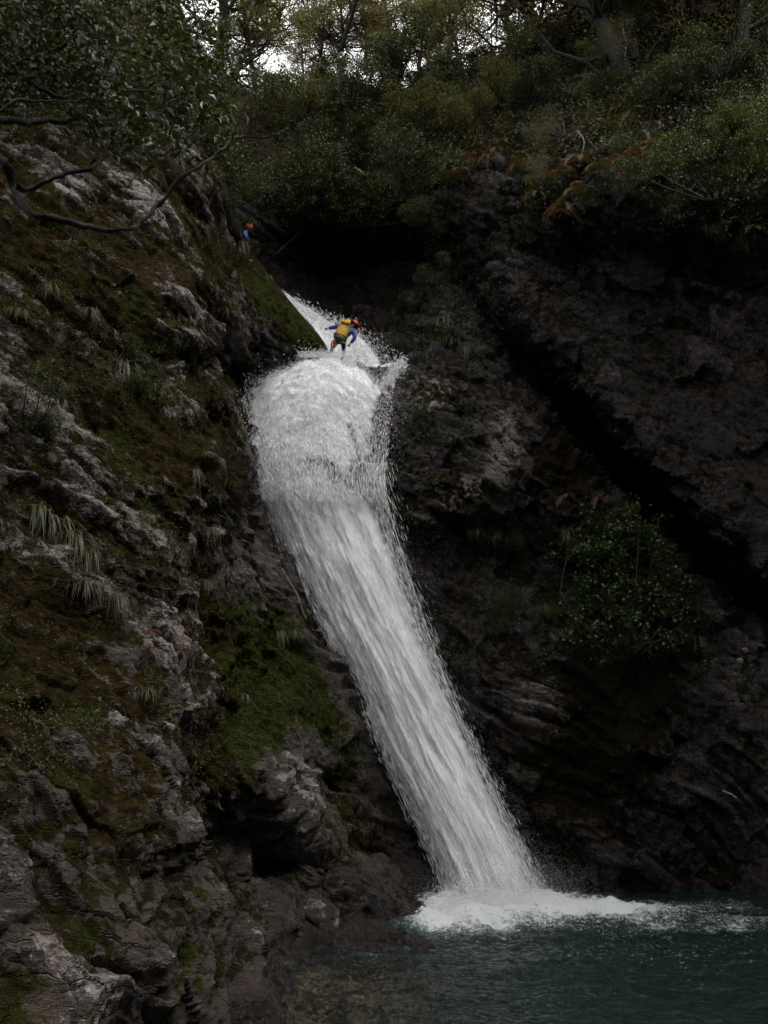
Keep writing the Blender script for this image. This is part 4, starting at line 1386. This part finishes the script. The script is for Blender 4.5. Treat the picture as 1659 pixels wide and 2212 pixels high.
# ---- low growth nobody could count
def cover(name, wl, boxes, n, size, mat, seed, lift, thr, label, aspect=0.45, flatten=0.6, low=None):
    g = np.random.default_rng(seed)
    P = []
    for (x0, x1, y0, y1, wgt) in boxes:
        k = int(n * wgt)
        xs_ = g.uniform(x0, x1, k); ys_ = g.uniform(y0, y1, k)
        if low is not None:
            ok = ys_ < low(xs_) + 22 * pn(np.stack([xs_ * 0.03, ys_ * 0.03, xs_ * 0], -1), 8)
            xs_, ys_ = xs_[ok], ys_[ok]; k = len(xs_)
        j = np.clip(np.searchsorted(wl.cols, xs_), 0, len(wl.cols) - 1)
        cr = wl.Y[0, j]; bt = wl.Y[-1, j]
        i = np.clip(((ys_ - cr) / (bt - cr) * (wl.Y.shape[0] - 1)).astype(int), 0, wl.Y.shape[0] - 1)
        p = wl.W[i, j] + wl.N[i, j] * (g.random(k) ** 1.3 * lift)[:, None] + g.normal(0, 0.05, (k, 3))
        P.append(p)
    P = np.concatenate(P)
    m = pn(P * 1.1, seed) + 0.6 * pn(P * 3.1, seed + 1)
    keep = m > thr
    P, m = P[keep], m[keep]
    V = leaf_arrays(P, size, g, aspect, flatten, tint=np.clip(0.5 + 0.6 * pn(P * 0.8, seed + 5), 0, 1))
    o = obj(name, leaf_mesh(name, [V]), mat)
    tag(o, label, kind='stuff')
    return o


cover('undergrowth', right, [(850, 1700, -100, 330, 0.45), (480, 1000, 170, 520, 0.30), (930, 1700, 220, 510, 0.25)], 120000, 0.12, M['under'], 201, 0.7, -0.15, 'low leafy undergrowth over the far bank and right slope', low=veg_low)
cover('undergrowth', left, [(-60, 450, -150, 330, 1.0)], 26000, 0.075, M['glossy'], 205, 0.5, -0.1, 'dark leafy undergrowth on top of the left cliff')
cover('moss_growth', left, [(-20, 520, 450, 1000, 0.45), (-20, 480, 1000, 1700, 0.35), (430, 660, 1100, 1650, 0.20)], 70000, 0.030, M['grass'], 207, 0.10, 0.12, 'short mossy growth in the hollows of the left cliff', 0.5, 0.4)
cover('hanging_growth', right, [(850, 1010, 380, 780, 0.5), (600, 900, 430, 520, 0.3), (1120, 1230, 380, 520, 0.2)], 22000, 0.085, M['under'], 213, 0.35, -0.05, 'dim hanging growth down the dark ridge right of the cascade')
cover('moss_growth', right, [(860, 1100, 880, 1150, 0.35), (1000, 1480, 1100, 1450, 0.45), (880, 1050, 600, 850, 0.2)], 26000, 0.05, M['fern'], 209, 0.16, 0.10, 'short leafy growth on the damp rock right of the fall', 0.5, 0.4)

# ---- the tree leaning in from the left
ot = obj('overhanging_tree', None, loc=tuple(at(-160, 330, 13.0)))
tag(ot, 'dark tree leaning in from the left edge with bare curving limbs and big glossy leaves', 'tree')
o0 = np.array(at(-160, 330, 13.0))
LIMBS = [
    ([(-160, 330), (-60, 320), (0, 339), (12, 352), (18, 371), (35, 413), (64, 454), (100, 470), (150, 480), (210, 492), (265, 497), (300, 482), (340, 445), (380, 395), (430, 360), (480, 325), (500, 300), (505, 270), (495, 210)], 0.060, 0.012, 13.0, 15.0),
    ([(40, 410), (62, 410), (120, 385), (175, 370), (215, 350), (240, 325), (265, 295), (290, 250)], 0.035, 0.010, 13.2, 13.8),
    ([(-160, 300), (-60, 270), (0, 263), (50, 262), (100, 258), (140, 263), (180, 256), (215, 264), (260, 255), (330, 262), (400, 250)], 0.055, 0.010, 13.0, 14.2),
    ([(-160, 290), (-60, 260), (0, 240), (30, 222), (75, 219), (140, 218), (190, 212)], 0.026, 0.010, 12.6, 13.0),
    ([(-160, 200), (-40, 135), (13, 150), (58, 173), (96, 192), (128, 214), (160, 232), (192, 266), (215, 300), (237, 330)], 0.050, 0.010, 13.2, 13.8),
    ([(60, 172), (93, 147), (110, 118), (150, 90), (200, 80), (270, 95)], 0.034, 0.008, 13.3, 13.6),
    ([(500, 298), (540, 297), (575, 295), (605, 285), (625, 276)], 0.016, 0.004, 15.0, 15.4),
    ([(500, 290), (520, 250), (540, 215), (548, 180)], 0.012, 0.004, 15.0, 15.2),
    ([(-100, -40), (40, -10), (100, 5), (165, 25), (200, 55), (225, 100), (250, 160)], 0.030, 0.006, 12.8, 13.4),
    ([(240, 325), (285, 345), (330, 352), (370, 358)], 0.014, 0.004, 13.8, 14.2),
    ([(140, 280), (160, 300), (185, 318), (215, 330)], 0.014, 0.005, 13.4, 13.6),
    ([(128, 214), (180, 200), (250, 190), (330, 200), (400, 195), (470, 175)], 0.028, 0.006, 13.4, 14.6),
]
lim_pts = []
for pts, ra, rb, da, db in LIMBS:
    pts = np.array(pts, float)
    dd = np.linspace(da, db, len(pts)) + 0.12 * np.sin(np.arange(len(pts)) * 1.7)
    W_ = np.array(at(pts[:, 0], pts[:, 1], dd))
    path = smooth_path(W_, len(pts) * 5)
    path += 0.05 * np.stack([pn(path * 3, 1), pn(path * 3 + 9, 2), pn(path * 3 + 20, 3)], -1) + 0.02 * np.stack([pn(path * 9, 1), pn(path * 9 + 9, 2), pn(path * 9 + 20, 3)], -1)
    tb = Tubes()
    tb.add(path - o0, np.linspace(ra * 1.25, rb * 1.3, len(path)), 8, 0.8, 7)
    obj('limb', tb.mesh('limb'), bk, ot)
    lim_pts.append(path)
# fine twigs
g = np.random.default_rng(61)
tb = Tubes()
for path in lim_pts:
    for q in range(7):
        b = path[g.integers(len(path) // 4, len(path))]
        e = b + g.normal(0, 0.28, 3) + np.array((0.15, 0, -0.05))
        tb.add(smooth_path([b, (b + e) / 2 + g.normal(0, 0.05, 3), e], 6) - o0, np.linspace(0.007, 0.003, 6), 4)
obj('twigs', tb.mesh('twigs'), bk, ot)['kind'] = 'stuff'
cs = []
for i in range(170):
    x = g.uniform(-120, 480) if g.random() < 0.8 else g.uniform(-120, 250)
    ymax = np.interp(x, [-120, 0, 120, 250, 400, 480], [190, 200, 215, 330, 340, 250])
    yy_ = g.uniform(-90, ymax)
    cs.append(at(x, yy_, g.uniform(12.6, 15.5)))
cs = np.array(cs)
nl = 34
P = np.repeat(cs, nl, 0) + g.normal(size=(len(cs) * nl, 3)) * np.array((0.22, 0.22, 0.14))
LV = leaf_arrays(P - o0, 0.155, g, 0.36, 0.75, axis=np.array((0.7, -0.2, -0.35)), tint=np.repeat(g.random(len(cs)), nl) * 0.8)
obj('foliage', leaf_mesh('foliage', [LV]), M['big'], ot)
cs = np.array([at(g.uniform(-350, 560), g.uniform(-900, -60), g.uniform(11.0, 17.0)) for i in range(150)])
P = np.repeat(cs, 44, 0) + g.normal(size=(len(cs) * 44, 3)) * np.array((0.4, 0.4, 0.2))
obj('upper_foliage', leaf_mesh('upper_foliage', [leaf_arrays(P - o0, 0.19, g, 0.42, 0.75)]), M['big'], ot)  # canopy added above the frame to shade the leaves below
cs = np.array([at(g.normal(462, 22), g.normal(272, 36), g.uniform(14.6, 15.4)) for i in range(34)])
P = np.repeat(cs, 40, 0) + g.normal(size=(len(cs) * 40, 3)) * 0.12
obj('yellow_foliage', leaf_mesh('yellow_foliage', [leaf_arrays(P - o0, 0.055, g, 0.5, 0.6)]), M['yellow'], ot)
cs = np.array([at(g.normal(480, 30), g.normal(160, 28), g.uniform(14.4, 15.4)) for i in range(14)])
P = np.repeat(cs, 22, 0) + g.normal(size=(len(cs) * 22, 3)) * 0.13
obj('fresh_foliage', leaf_mesh('fresh_foliage', [leaf_arrays(P - o0, 0.11, g, 0.45, 0.6)]), M['bright'], ot)

# ---- dead wood
def stick(name, pts, r, lab, mat='palebark'):
    W_ = np.array([at(*p) for p in pts])
    path = smooth_path(W_, 20)
    path += 0.015 * np.stack([pn(path * 4, 4), pn(path * 4 + 9, 5), pn(path * 4 + 20, 6)], -1)
    tb = Tubes()
    tb.add(path, np.linspace(r, r * 0.45, 20), 6, 0.4, 3)
    return tag(obj(name, tb.mesh(name), M[mat]), lab, 'stick')


stick('fallen_stick', [(766, 362, 33.0), (800, 383, 32.8), (836, 406, 32.7)], 0.035, 'pale bare stick slanting down among the dark shrubs of the far bank')
stick('fallen_log', [(596, 548, 32.8), (625, 522, 33.2), (665, 490, 33.8)], 0.035, 'dark slim log leaning across the gorge head right of the second climber', 'bark')
stick('driftwood', [(1562, 1708, 27.2), (1578, 1716, 27.1), (1594, 1724, 27.0)], 0.035, 'pale driftwood piece lodged low on the right wall')
stick('hanging_root', [(1246, 282, 28.2), (1262, 305, 28.0), (1256, 340, 27.9), (1266, 372, 27.9)], 0.02, 'pale dead root trailing below the wispy shrub, left of the lower root')
stick('hanging_root', [(1268, 352, 27.8), (1300, 360, 27.5), (1340, 356, 27.3), (1358, 345, 27.2)], 0.018, 'pale dead root sagging level over the dark overhang')
stick('hanging_root', [(1345, 62, 33.0), (1352, 95, 32.8), (1350, 130, 32.6)], 0.025, 'pale dead stem hanging beside the lichen beech')

# ------------------------------------------------------------------ loose rocks
def gen_rock(seed, rad, flat=(1, 1, 1), sub=5, rough=0.22):
    import bmesh
    bm = bmesh.new()
    bmesh.ops.create_icosphere(bm, subdivisions=sub, radius=1.0)
    V = np.array([v.co[:] for v in bm.verts])
    F = np.array([[v.index for v in f.verts] for f in bm.faces])
    bm.free()
    g = np.random.default_rng(seed)
    # cut by random planes for angular faces
    for i in range(11):
        nrm = g.normal(size=3); nrm /= np.linalg.norm(nrm)
        dist = 0.62 + 0.25 * g.random()
        k = V @ nrm
        V = V - np.clip(k - dist, 0, None)[:, None] * nrm * 0.92
    V = V * (1 + rough * fbm(V * 1.7, 5, seed, 0.6)[:, None] + 0.16 * fbm(V * np.array((1.5, 3, 5)), 4, seed + 9, 0.6, ridged=True)[:, None])
    return V * rad * np.array(flat), F


def rock(name, p, rad, flat, seed, lab, mask=(0.2, 0.2, 0.8), green=0.1, rot=0.0, sub=5, cat='rock', group=None):
    V, F = gen_rock(seed, rad, flat, sub)
    c, s_ = math.cos(rot), math.sin(rot)
    V = V @ np.array(((c, 0, -s_), (0, 1, 0), (s_, 0, c)))
    me = mesh_np(name, V, None, F, attrs={'mask': np.clip(np.array(mask + (1,)) + np.stack([0.5 * fbm(V * 2.5, 3, seed + 1), 0.5 * fbm(V * 3, 3, seed + 2), 0 * V[:, 0], 0 * V[:, 0]], -1), 0, 1), 'green': np.full(len(V), green)})
    return tag(obj(name, me, M['rock'], loc=tuple(p)), lab, cat, group)


rock('boulder', at_water(770, 1998) + np.array((0, 1.0, 0.25)), 1.25, (1.1, 0.8, 0.62), 3, 'dark wet boulder at the water edge left of the fall foot', (0.28, 0.12, 0.75), 0.0, 0.35)
rock('boulder', at_water(645, 2022) + np.array((0, 0.7, 0.15)), 0.75, (1.0, 0.8, 0.75), 5, 'grey wet rock at the pool edge left of the dark boulder', (0.05, 0.42, 0.45), 0.0, 0.3)
for i, (x, y, r_, lab) in enumerate([(1592, 1430, 0.10, 'pale rounded stone lodged on the right wall, lower left of three'), (1602, 1408, 0.09, 'pale rounded stone lodged on the right wall, topmost of three'), (1646, 1424, 0.11, 'pale rounded stone lodged near the right edge, rightmost of three')]):
    rock('stone', right.pos(x, y) + right.nrm(x, y) * 0.05, r_, (1.2, 1, 0.9), 70 + i, lab, (0.0, 0.75, 0.0), 0.0, 0.2, 3, 'stone', 'pale stones on the right wall')

# ------------------------------------------------------------------ people
M['suit'] = mat_plain('black wetsuit', (0.012, 0.012, 0.016), 0.45, 0.4)
M['blue'] = mat_plain('blue jacket', (0.012, 0.030, 0.19), 0.5, 0.35, 0.35, 9)
M['yellow_pvc'] = mat_plain('yellow pack fabric', (0.44, 0.235, 0.006), 0.42, 0.45, 0.25, 12)
M['orange'] = mat_plain('orange seat cloth', (0.33, 0.14, 0.005), 0.5, 0.4, 0.25, 12)
M['green_band'] = mat_plain('green band', (0.006, 0.055, 0.042), 0.5, 0.4)
M['red'] = mat_plain('red helmet shell', (0.25, 0.008, 0.010), 0.3, 0.5, 0.1)
M['skin'] = mat_plain('skin', (0.30, 0.16, 0.11), 0.55, 0.4, 0.1)
M['glove'] = mat_plain('dark glove', (0.05, 0.012, 0.012), 0.6, 0.3)
M['black'] = mat_plain('black webbing', (0.008, 0.008, 0.009), 0.6, 0.3)
M['rope'] = mat_plain('pale wet rope', (0.66, 0.62, 0.54), 0.6, 0.3, 0.2, 60)


def skin(name, pts, edges, rad, mat, parent, root=0, sub=2):
    me = bpy.data.meshes.new(name)
    me.from_pydata([tuple(p) for p in pts], edges, [])
    o = obj(name, me, mat, parent)
    md = o.modifiers.new('skin', 'SKIN')
    md.use_smooth_shade = True
    sv = me.skin_vertices[0].data
    for i, r_ in enumerate(rad):
        sv[i].radius = (r_, r_) if not hasattr(r_, '__len__') else r_
        sv[i].use_root = (i == root)
    s_ = o.modifiers.new('subdivision', 'SUBSURF')
    s_.levels = sub
    s_.render_levels = sub
    return o


def dome(name, centre, axis, r, mat, parent, squash=0.85, lo=-0.25):
    """helmet shell: a dome with a thickened rim and ridges"""
    ax = Vector(axis).normalized()
    rot = np.array(ax.to_track_quat('Z', 'Y').to_matrix())
    nu, nv = 28, 14
    V = []
    for j in range(nv + 1):
        ph = math.pi / 2 * (1 - j / nv) + lo * (j / nv)
        for i in range(nu):
            a = 2 * math.pi * i / nu
            rr = r * (1 + 0.05 * (math.cos(a * 3) > 0.6) * (0.2 < j / nv < 0.8))
            V.append((rr * math.cos(ph) * math.cos(a) * 0.88, rr * math.cos(ph) * math.sin(a) * 1.12, rr * math.sin(ph) * squash))
    for i in range(nu):
        a = 2 * math.pi * i / nu
        V.append((r * 1.06 * math.cos(lo) * math.cos(a) * 0.88, r * 1.06 * math.cos(lo) * math.sin(a) * 1.12, r * (math.sin(lo) * squash - 0.05)))
    for i in range(nu):
        a = 2 * math.pi * i / nu
        V.append((r * 0.86 * math.cos(a) * 0.88, r * 0.86 * math.sin(a) * 1.12, r * (math.sin(lo) * squash - 0.03)))
    V = np.array(V) @ rot.T + np.array(centre)
    k = np.arange((nv + 3) * nu).reshape(nv + 3, nu)
    j = np.roll(k, -1, 1)
    Q = np.stack([k[:-1], k[1:], j[1:], j[:-1]], -1).reshape(-1, 4)
    return obj(name, mesh_np(name, V, Q), mat, parent)


def hand(parent, wrist, direc, palm_n, mat, s=1.0):
    """palm and five bent fingers as one skinned piece"""
    d = np.array(direc, float); d /= np.linalg.norm(d)
    nn = np.array(palm_n, float); nn -= d * (nn @ d); nn /= np.linalg.norm(nn)
    sdv = np.cross(nn, d)
    w = np.array(wrist, float)
    pts = [w, w + d * 0.05 * s, w + d * 0.085 * s]
    ed = [(0, 1), (1, 2)]
    rd = [0.028 * s, 0.036 * s, 0.034 * s]
    for f, ln in zip((-1.5, -0.5, 0.5, 1.5), (0.058, 0.074, 0.078, 0.068)):
        b = w + d * 0.09 * s + sdv * f * 0.021 * s
        k = len(pts)
        pts += [b, b + (d * 0.7 + nn * 0.5) * ln * 0.5 * s, b + (d * 0.75 + nn * 1.3) * ln * 0.62 * s]
        ed += [(2, k), (k, k + 1), (k + 1, k + 2)]
        rd += [0.011 * s, 0.0095 * s, 0.008 * s]
    k = len(pts)
    pts += [w + d * 0.035 * s + sdv * 0.045 * s, w + d * 0.07 * s + sdv * 0.062 * s + nn * 0.03 * s]
    ed += [(1, k), (k, k + 1)]
    rd += [0.013 * s, 0.010 * s]
    return skin('hand', pts, ed, rd, mat, parent, 0, 1)


def A(x, y, d):
    return np.array(at(x, y, d))


# --- the climber on the rope in the waterfall
DP = 29.35
pe = obj('person', None, loc=tuple(A(725, 770, DP + 0.6)))
tag(pe, 'climber in blue jacket and red helmet leaning back on the rope at the waterfall lip', 'person')
O1 = A(725, 770, DP + 0.6)
J = {'hip': A(736, 738, DP), 'waist': A(741, 728, DP - 0.02), 'chest': A(751, 714, DP - 0.05), 'neck': A(760, 706, DP), 'head': A(766, 701, DP + 0.03), 'crown': A(770, 697, DP + 0.05),
     'sl': A(739, 704, DP), 'el': A(722, 707, DP + 0.05), 'wl': A(709, 709.5, DP + 0.08),
     'sr': A(763, 714, DP), 'er': A(767, 729, DP - 0.05), 'wr': A(757.5, 742, DP - 0.02),
     'hl': A(727, 737, DP), 'kl': A(718, 753, DP + 0.28), 'al': A(711, 769, DP + 0.42), 'tl': A(708, 774, DP + 0.66),
     'hr': A(743, 741, DP), 'kr': A(742, 757, DP + 0.28), 'ar': A(739, 772, DP + 0.42), 'tr': A(737, 777, DP + 0.66)}
names = list(J)
ix = {k: i for i, k in enumerate(names)}
ED = [('hip', 'waist'), ('waist', 'chest'), ('chest', 'neck'), ('neck', 'head'), ('head', 'crown'), ('chest', 'sl'), ('sl', 'el'), ('el', 'wl'), ('chest', 'sr'), ('sr', 'er'), ('er', 'wr'),
      ('hip', 'hl'), ('hl', 'kl'), ('kl', 'al'), ('al', 'tl'), ('hip', 'hr'), ('hr', 'kr'), ('kr', 'ar'), ('ar', 'tr')]
RD = {'hip': .135, 'waist': .125, 'chest': .15, 'neck': .06, 'head': .088, 'crown': .07, 'sl': .07, 'el': .05, 'wl': .034, 'sr': .07, 'er': .05, 'wr': .034, 'hl': .092, 'kl': .064, 'al': .046, 'tl': .04, 'hr': .092, 'kr': .064, 'ar': .046, 'tr': .04}
skin('body', [J[k] - O1 for k in names], [(ix[a], ix[b]) for a, b in ED], [RD[k] for k in names], M['suit'], pe)
jk = ['waist', 'chest', 'sl', 'el', 'wl', 'sr', 'er', 'wr']
jx = {k: i for i, k in enumerate(jk)}
skin('jacket', [J[k] - O1 for k in jk], [(jx[a], jx[b]) for a, b in ED if a in jx and b in jx], [RD[k] * 1.22 + 0.012 for k in jk], M['blue'], pe)
skin('seat_protector', [A(727, 733, DP - 0.04) - O1, A(721, 742, DP + 0.06) - O1, A(718, 754, DP + 0.20) - O1], [(0, 1), (1, 2)], [.115, .118, .085], M['orange'], pe, 0, 2)
hr_ = skin('harness', [A(725, 729, DP - 0.05) - O1, A(737, 734, DP - 0.10) - O1, A(749, 737, DP - 0.05) - O1, A(742, 748, DP + 0.08) - O1], [(0, 1), (1, 2), (1, 3)], [.06, .085, .06, .07], M['black'], pe, 0, 1)
dome('helmet', A(767.5, 700.5, DP + 0.03) - O1, (0.55, 0.25, 0.62), 0.150, M['red'], pe)
hand(pe, J['wl'] - O1, J['wl'] - J['el'], (0, 0.3, -1), M['glove'])
hand(pe, J['wr'] - O1, J['wr'] - J['er'], (-0.8, 0.2, 0), M['glove'])
for s_, t_ in (('al', 'tl'), ('ar', 'tr')):
    skin('boot', [J[s_] - O1 + np.array((0, 0, 0.1)), J[s_] - O1, J[t_] - O1], [(0, 1), (1, 2)], [.058, .06, .05], M['black'], pe, 0, 2)

# --- his pack
bp_o = A(733, 731, DP - 0.22)
pk = obj('backpack', None, loc=tuple(bp_o))
tag(pk, 'yellow canyoning backpack worn by the climber at the waterfall lip', 'backpack')
axis = A(748, 697, DP - 0.20) - bp_o
Lp = np.linalg.norm(axis); ax_ = axis / Lp
fw = np.array((0.0, -1.0, 0.0)); fw -= ax_ * (fw @ ax_); fw /= np.linalg.norm(fw)
sd2 = np.cross(fw, ax_)


def pack_shell(name, prof, mat, parent, seed, n=26, crease=0.03, back=0.8):
    """lofted sack: prof rows (height fraction, half width, half depth)"""
    V = []
    pr = catmull(prof, 18)
    for h_, w_, d_ in pr:
        for i in range(n):
            a = 2 * math.pi * i / n
            ca, sa = math.cos(a), math.sin(a)
            e = 0.72
            xx = math.copysign(abs(ca) ** e, ca) * w_
            yy_ = math.copysign(abs(sa) ** e, sa) * d_ * (1 if sa > 0 else back)
            V.append(ax_ * h_ * Lp + sd2 * xx + fw * yy_)
    V = np.array(V)
    dn = fbm(V * 7, 3, seed)
    cen = np.repeat(V.reshape(-1, n, 3).mean(1), n, 0)
    V = cen + (V - cen) * (1 + crease * 4 * dn[:, None])
    k = np.arange(len(pr) * n).reshape(len(pr), n)
    j = np.roll(k, -1, 1)
    Q = np.stack([k[:-1], k[1:], j[1:], j[:-1]], -1).reshape(-1, 4)
    m = len(V)
    V = np.vstack([V, V[:n].mean(0) - ax_ * 0.01, V[-n:].mean(0) + ax_ * 0.01])
    T = [(m, (i + 1) % n, i) for i in range(n)] + [(m + 1, k[-1, i], k[-1, (i + 1) % n]) for i in range(n)]
    return obj(name, mesh_np(name, V, Q, np.array(T)), mat, parent)


pack_shell('sack', [(0.0, .17, .10), (0.06, .215, .135), (0.3, .205, .15), (0.6, .19, .14), (0.85, .165, .12), (0.98, .15, .10)], M['yellow_pvc'], pk, 3)
pack_shell('base_band', [(-0.10, .12, .08), (-0.06, .19, .12), (0.02, .20, .13), (0.07, .205, .138)], M['green_band'], pk, 4)
pack_shell('strap_band', [(0.10, .219, .150), (0.13, .222, .156), (0.15, .222, .156)], M['black'], pk, 5, crease=0.02)
# roll-top closure: two folded lips and side flaps
for (x0, tilt, w_, hgt) in ((-0.085, 0.5, 0.075, 0.20), (0.02, -0.3, 0.045, 0.17), (0.105, 0.4, 0.055, 0.16)):
    V = []
    for i in range(9):
        for j in range(7):
            u_ = i / 8 - 0.5; v_ = j / 6
            q = sd2 * (x0 + u_ * w_ * 2 * (1 - 0.35 * v_)) + ax_ * (0.80 * Lp + v_ * hgt) + fw * (0.13 + 0.05 * math.cos(u_ * 3.1) * (1 - v_) + tilt * 0.06 * u_ + 0.03 * math.sin(v_ * 4))
            V.append(q)
    V = np.array(V); V2 = V - fw * 0.012
    k = np.arange(63).reshape(9, 7)
    Q1 = np.stack([k[:-1, :-1], k[1:, :-1], k[1:, 1:], k[:-1, 1:]], -1).reshape(-1, 4)
    obj('top_flap', mesh_np('top_flap', np.vstack([V, V2]), np.vstack([Q1, Q1[:, ::-1] + 63])), M['yellow_pvc'], pk)


def ring(name, c, nrm, r, rt, mat, parent, n=14, m=6):
    nrm = np.array(nrm) / np.linalg.norm(nrm)
    u_ = np.cross(nrm, ax_); u_ /= np.linalg.norm(u_)
    v_ = np.cross(nrm, u_)
    V = []
    for i in range(n):
        a = 6.2832 * i / n
        rd = u_ * math.cos(a) + v_ * math.sin(a)
        for j in range(m):
            b = 6.2832 * j / m
            V.append(np.array(c) + rd * (r + rt * math.cos(b)) + nrm * rt * math.sin(b))
    k = np.arange(n * m).reshape(n, m)
    a_ = np.roll(k, -1, 0); b_ = np.roll(k, -1, 1); c_ = np.roll(a_, -1, 1)
    return obj(name, mesh_np(name, np.array(V), np.stack([k, a_, c_, b_], -1).reshape(-1, 4)), mat, parent)


for sx, hz in ((-0.10, 0.84), (0.075, 0.78)):
    ring('eyelet', sd2 * sx + ax_ * hz * Lp + fw * 0.19, fw, 0.022, 0.012, M['black'], pk)
for sx in (-0.11, 0.11):
    tb = Tubes()
    tb.add(smooth_path([sd2 * sx + ax_ * 0.9 * Lp - fw * 0.10, sd2 * sx * 1.2 + ax_ * 0.75 * Lp - fw * 0.30, sd2 * sx * 1.3 + ax_ * 0.3 * Lp - fw * 0.22, sd2 * sx + ax_ * 0.1 * Lp - fw * 0.08], 14), 0.018, 6)
    obj('shoulder_strap', tb.mesh('shoulder_strap'), M['black'], pk)

# --- rope: left hand, hip, right hand, then down in front of the fall to the pool
fa = lambda x, y: A(x, y, float(np.interp(y, FY, FD)) - 0.75)
RP = [A(707, 710, DP + 0.05), A(716, 717, DP - 0.12), A(733, 735, DP - 0.17), A(748, 742, DP - 0.16), A(756, 745.5, DP - 0.06), A(759, 775, DP - 0.3), fa(775, 860), fa(812, 1010), fa(858, 1160), fa(912, 1330), fa(966, 1480), fa(1022, 1615), fa(1078, 1750), fa(1132, 1870), fa(1160, 1940)]
tb = Tubes()
tb.add(smooth_path(RP, 160), 0.011, 6)
tag(obj('rope', tb.mesh('rope'), M['rope']), 'thin pale rope hanging from the climber along the right side of the waterfall', 'rope')

# --- the second climber, crouched at the gorge head
D2 = 31.4
O2 = A(533, 548, D2)
p2 = obj('person', None, loc=tuple(O2))
tag(p2, 'half hidden climber in blue with red helmet crouched on the ridge far above', 'person')
K = {'hip': A(531, 528, D2), 'waist': A(530, 520, D2), 'chest': A(530, 507, D2), 'neck': A(534, 497, D2 - 0.02), 'head': A(537, 492, D2 - 0.03), 'crown': A(538, 488, D2 - 0.03),
     'sl': A(528, 504, D2 + 0.16), 'el': A(534, 518, D2 + 0.2), 'wl': A(542, 524, D2 + 0.1), 'sr': A(530, 504, D2 - 0.16), 'er': A(533, 519, D2 - 0.22), 'wr': A(541, 527, D2 - 0.15),
     'hl': A(531, 529, D2 + 0.1), 'kl': A(541, 534, D2 + 0.15), 'al': A(535, 550, D2 + 0.15), 'tl': A(543, 553, D2 + 0.15), 'hr': A(531, 529, D2 - 0.1), 'kr': A(541, 535, D2 - 0.12), 'ar': A(534, 551, D2 - 0.12), 'tr': A(542, 554, D2 - 0.12)}
skin('body', [K[k] - O2 for k in names], [(ix[a], ix[b]) for a, b in ED], [RD[k] * 0.95 for k in names], M['suit'], p2)
skin('jacket', [K[k] - O2 for k in jk], [(jx[a], jx[b]) for a, b in ED if a in jx and b in jx], [RD[k] * 1.18 for k in jk], M['blue'], p2)
dome('helmet', K['head'] - O2 + np.array((0.02, 0, 0.02)), (0.45, -0.1, 0.9), 0.145, M['red'], p2)
hand(p2, K['wr'] - O2, K['wr'] - K['er'], (0, 0.2, -1), M['glove'])
hand(p2, K['wl'] - O2, K['wl'] - K['el'], (0, 0.2, -1), M['glove'])

# --- red rope bag on the mossy ridge
rb = A(538, 566, 29.9)
bg = obj('rope_bag', None, loc=tuple(rb))
tag(bg, 'small red rope bag lying on the top of the mossy ridge', 'bag')
V, F = gen_rock(91, 0.11, (1.25, 0.8, 0.7), 4, 0.12)
obj('sack', mesh_np('sack', V, None, F), M['red'], bg)
tb = Tubes()
tb.add(smooth_path([(-0.10, -0.08, -0.03), (0.0, -0.11, -0.07), (0.12, -0.08, -0.08)], 8), 0.014, 5)
obj('strap', tb.mesh('strap'), M['rope'], bg)
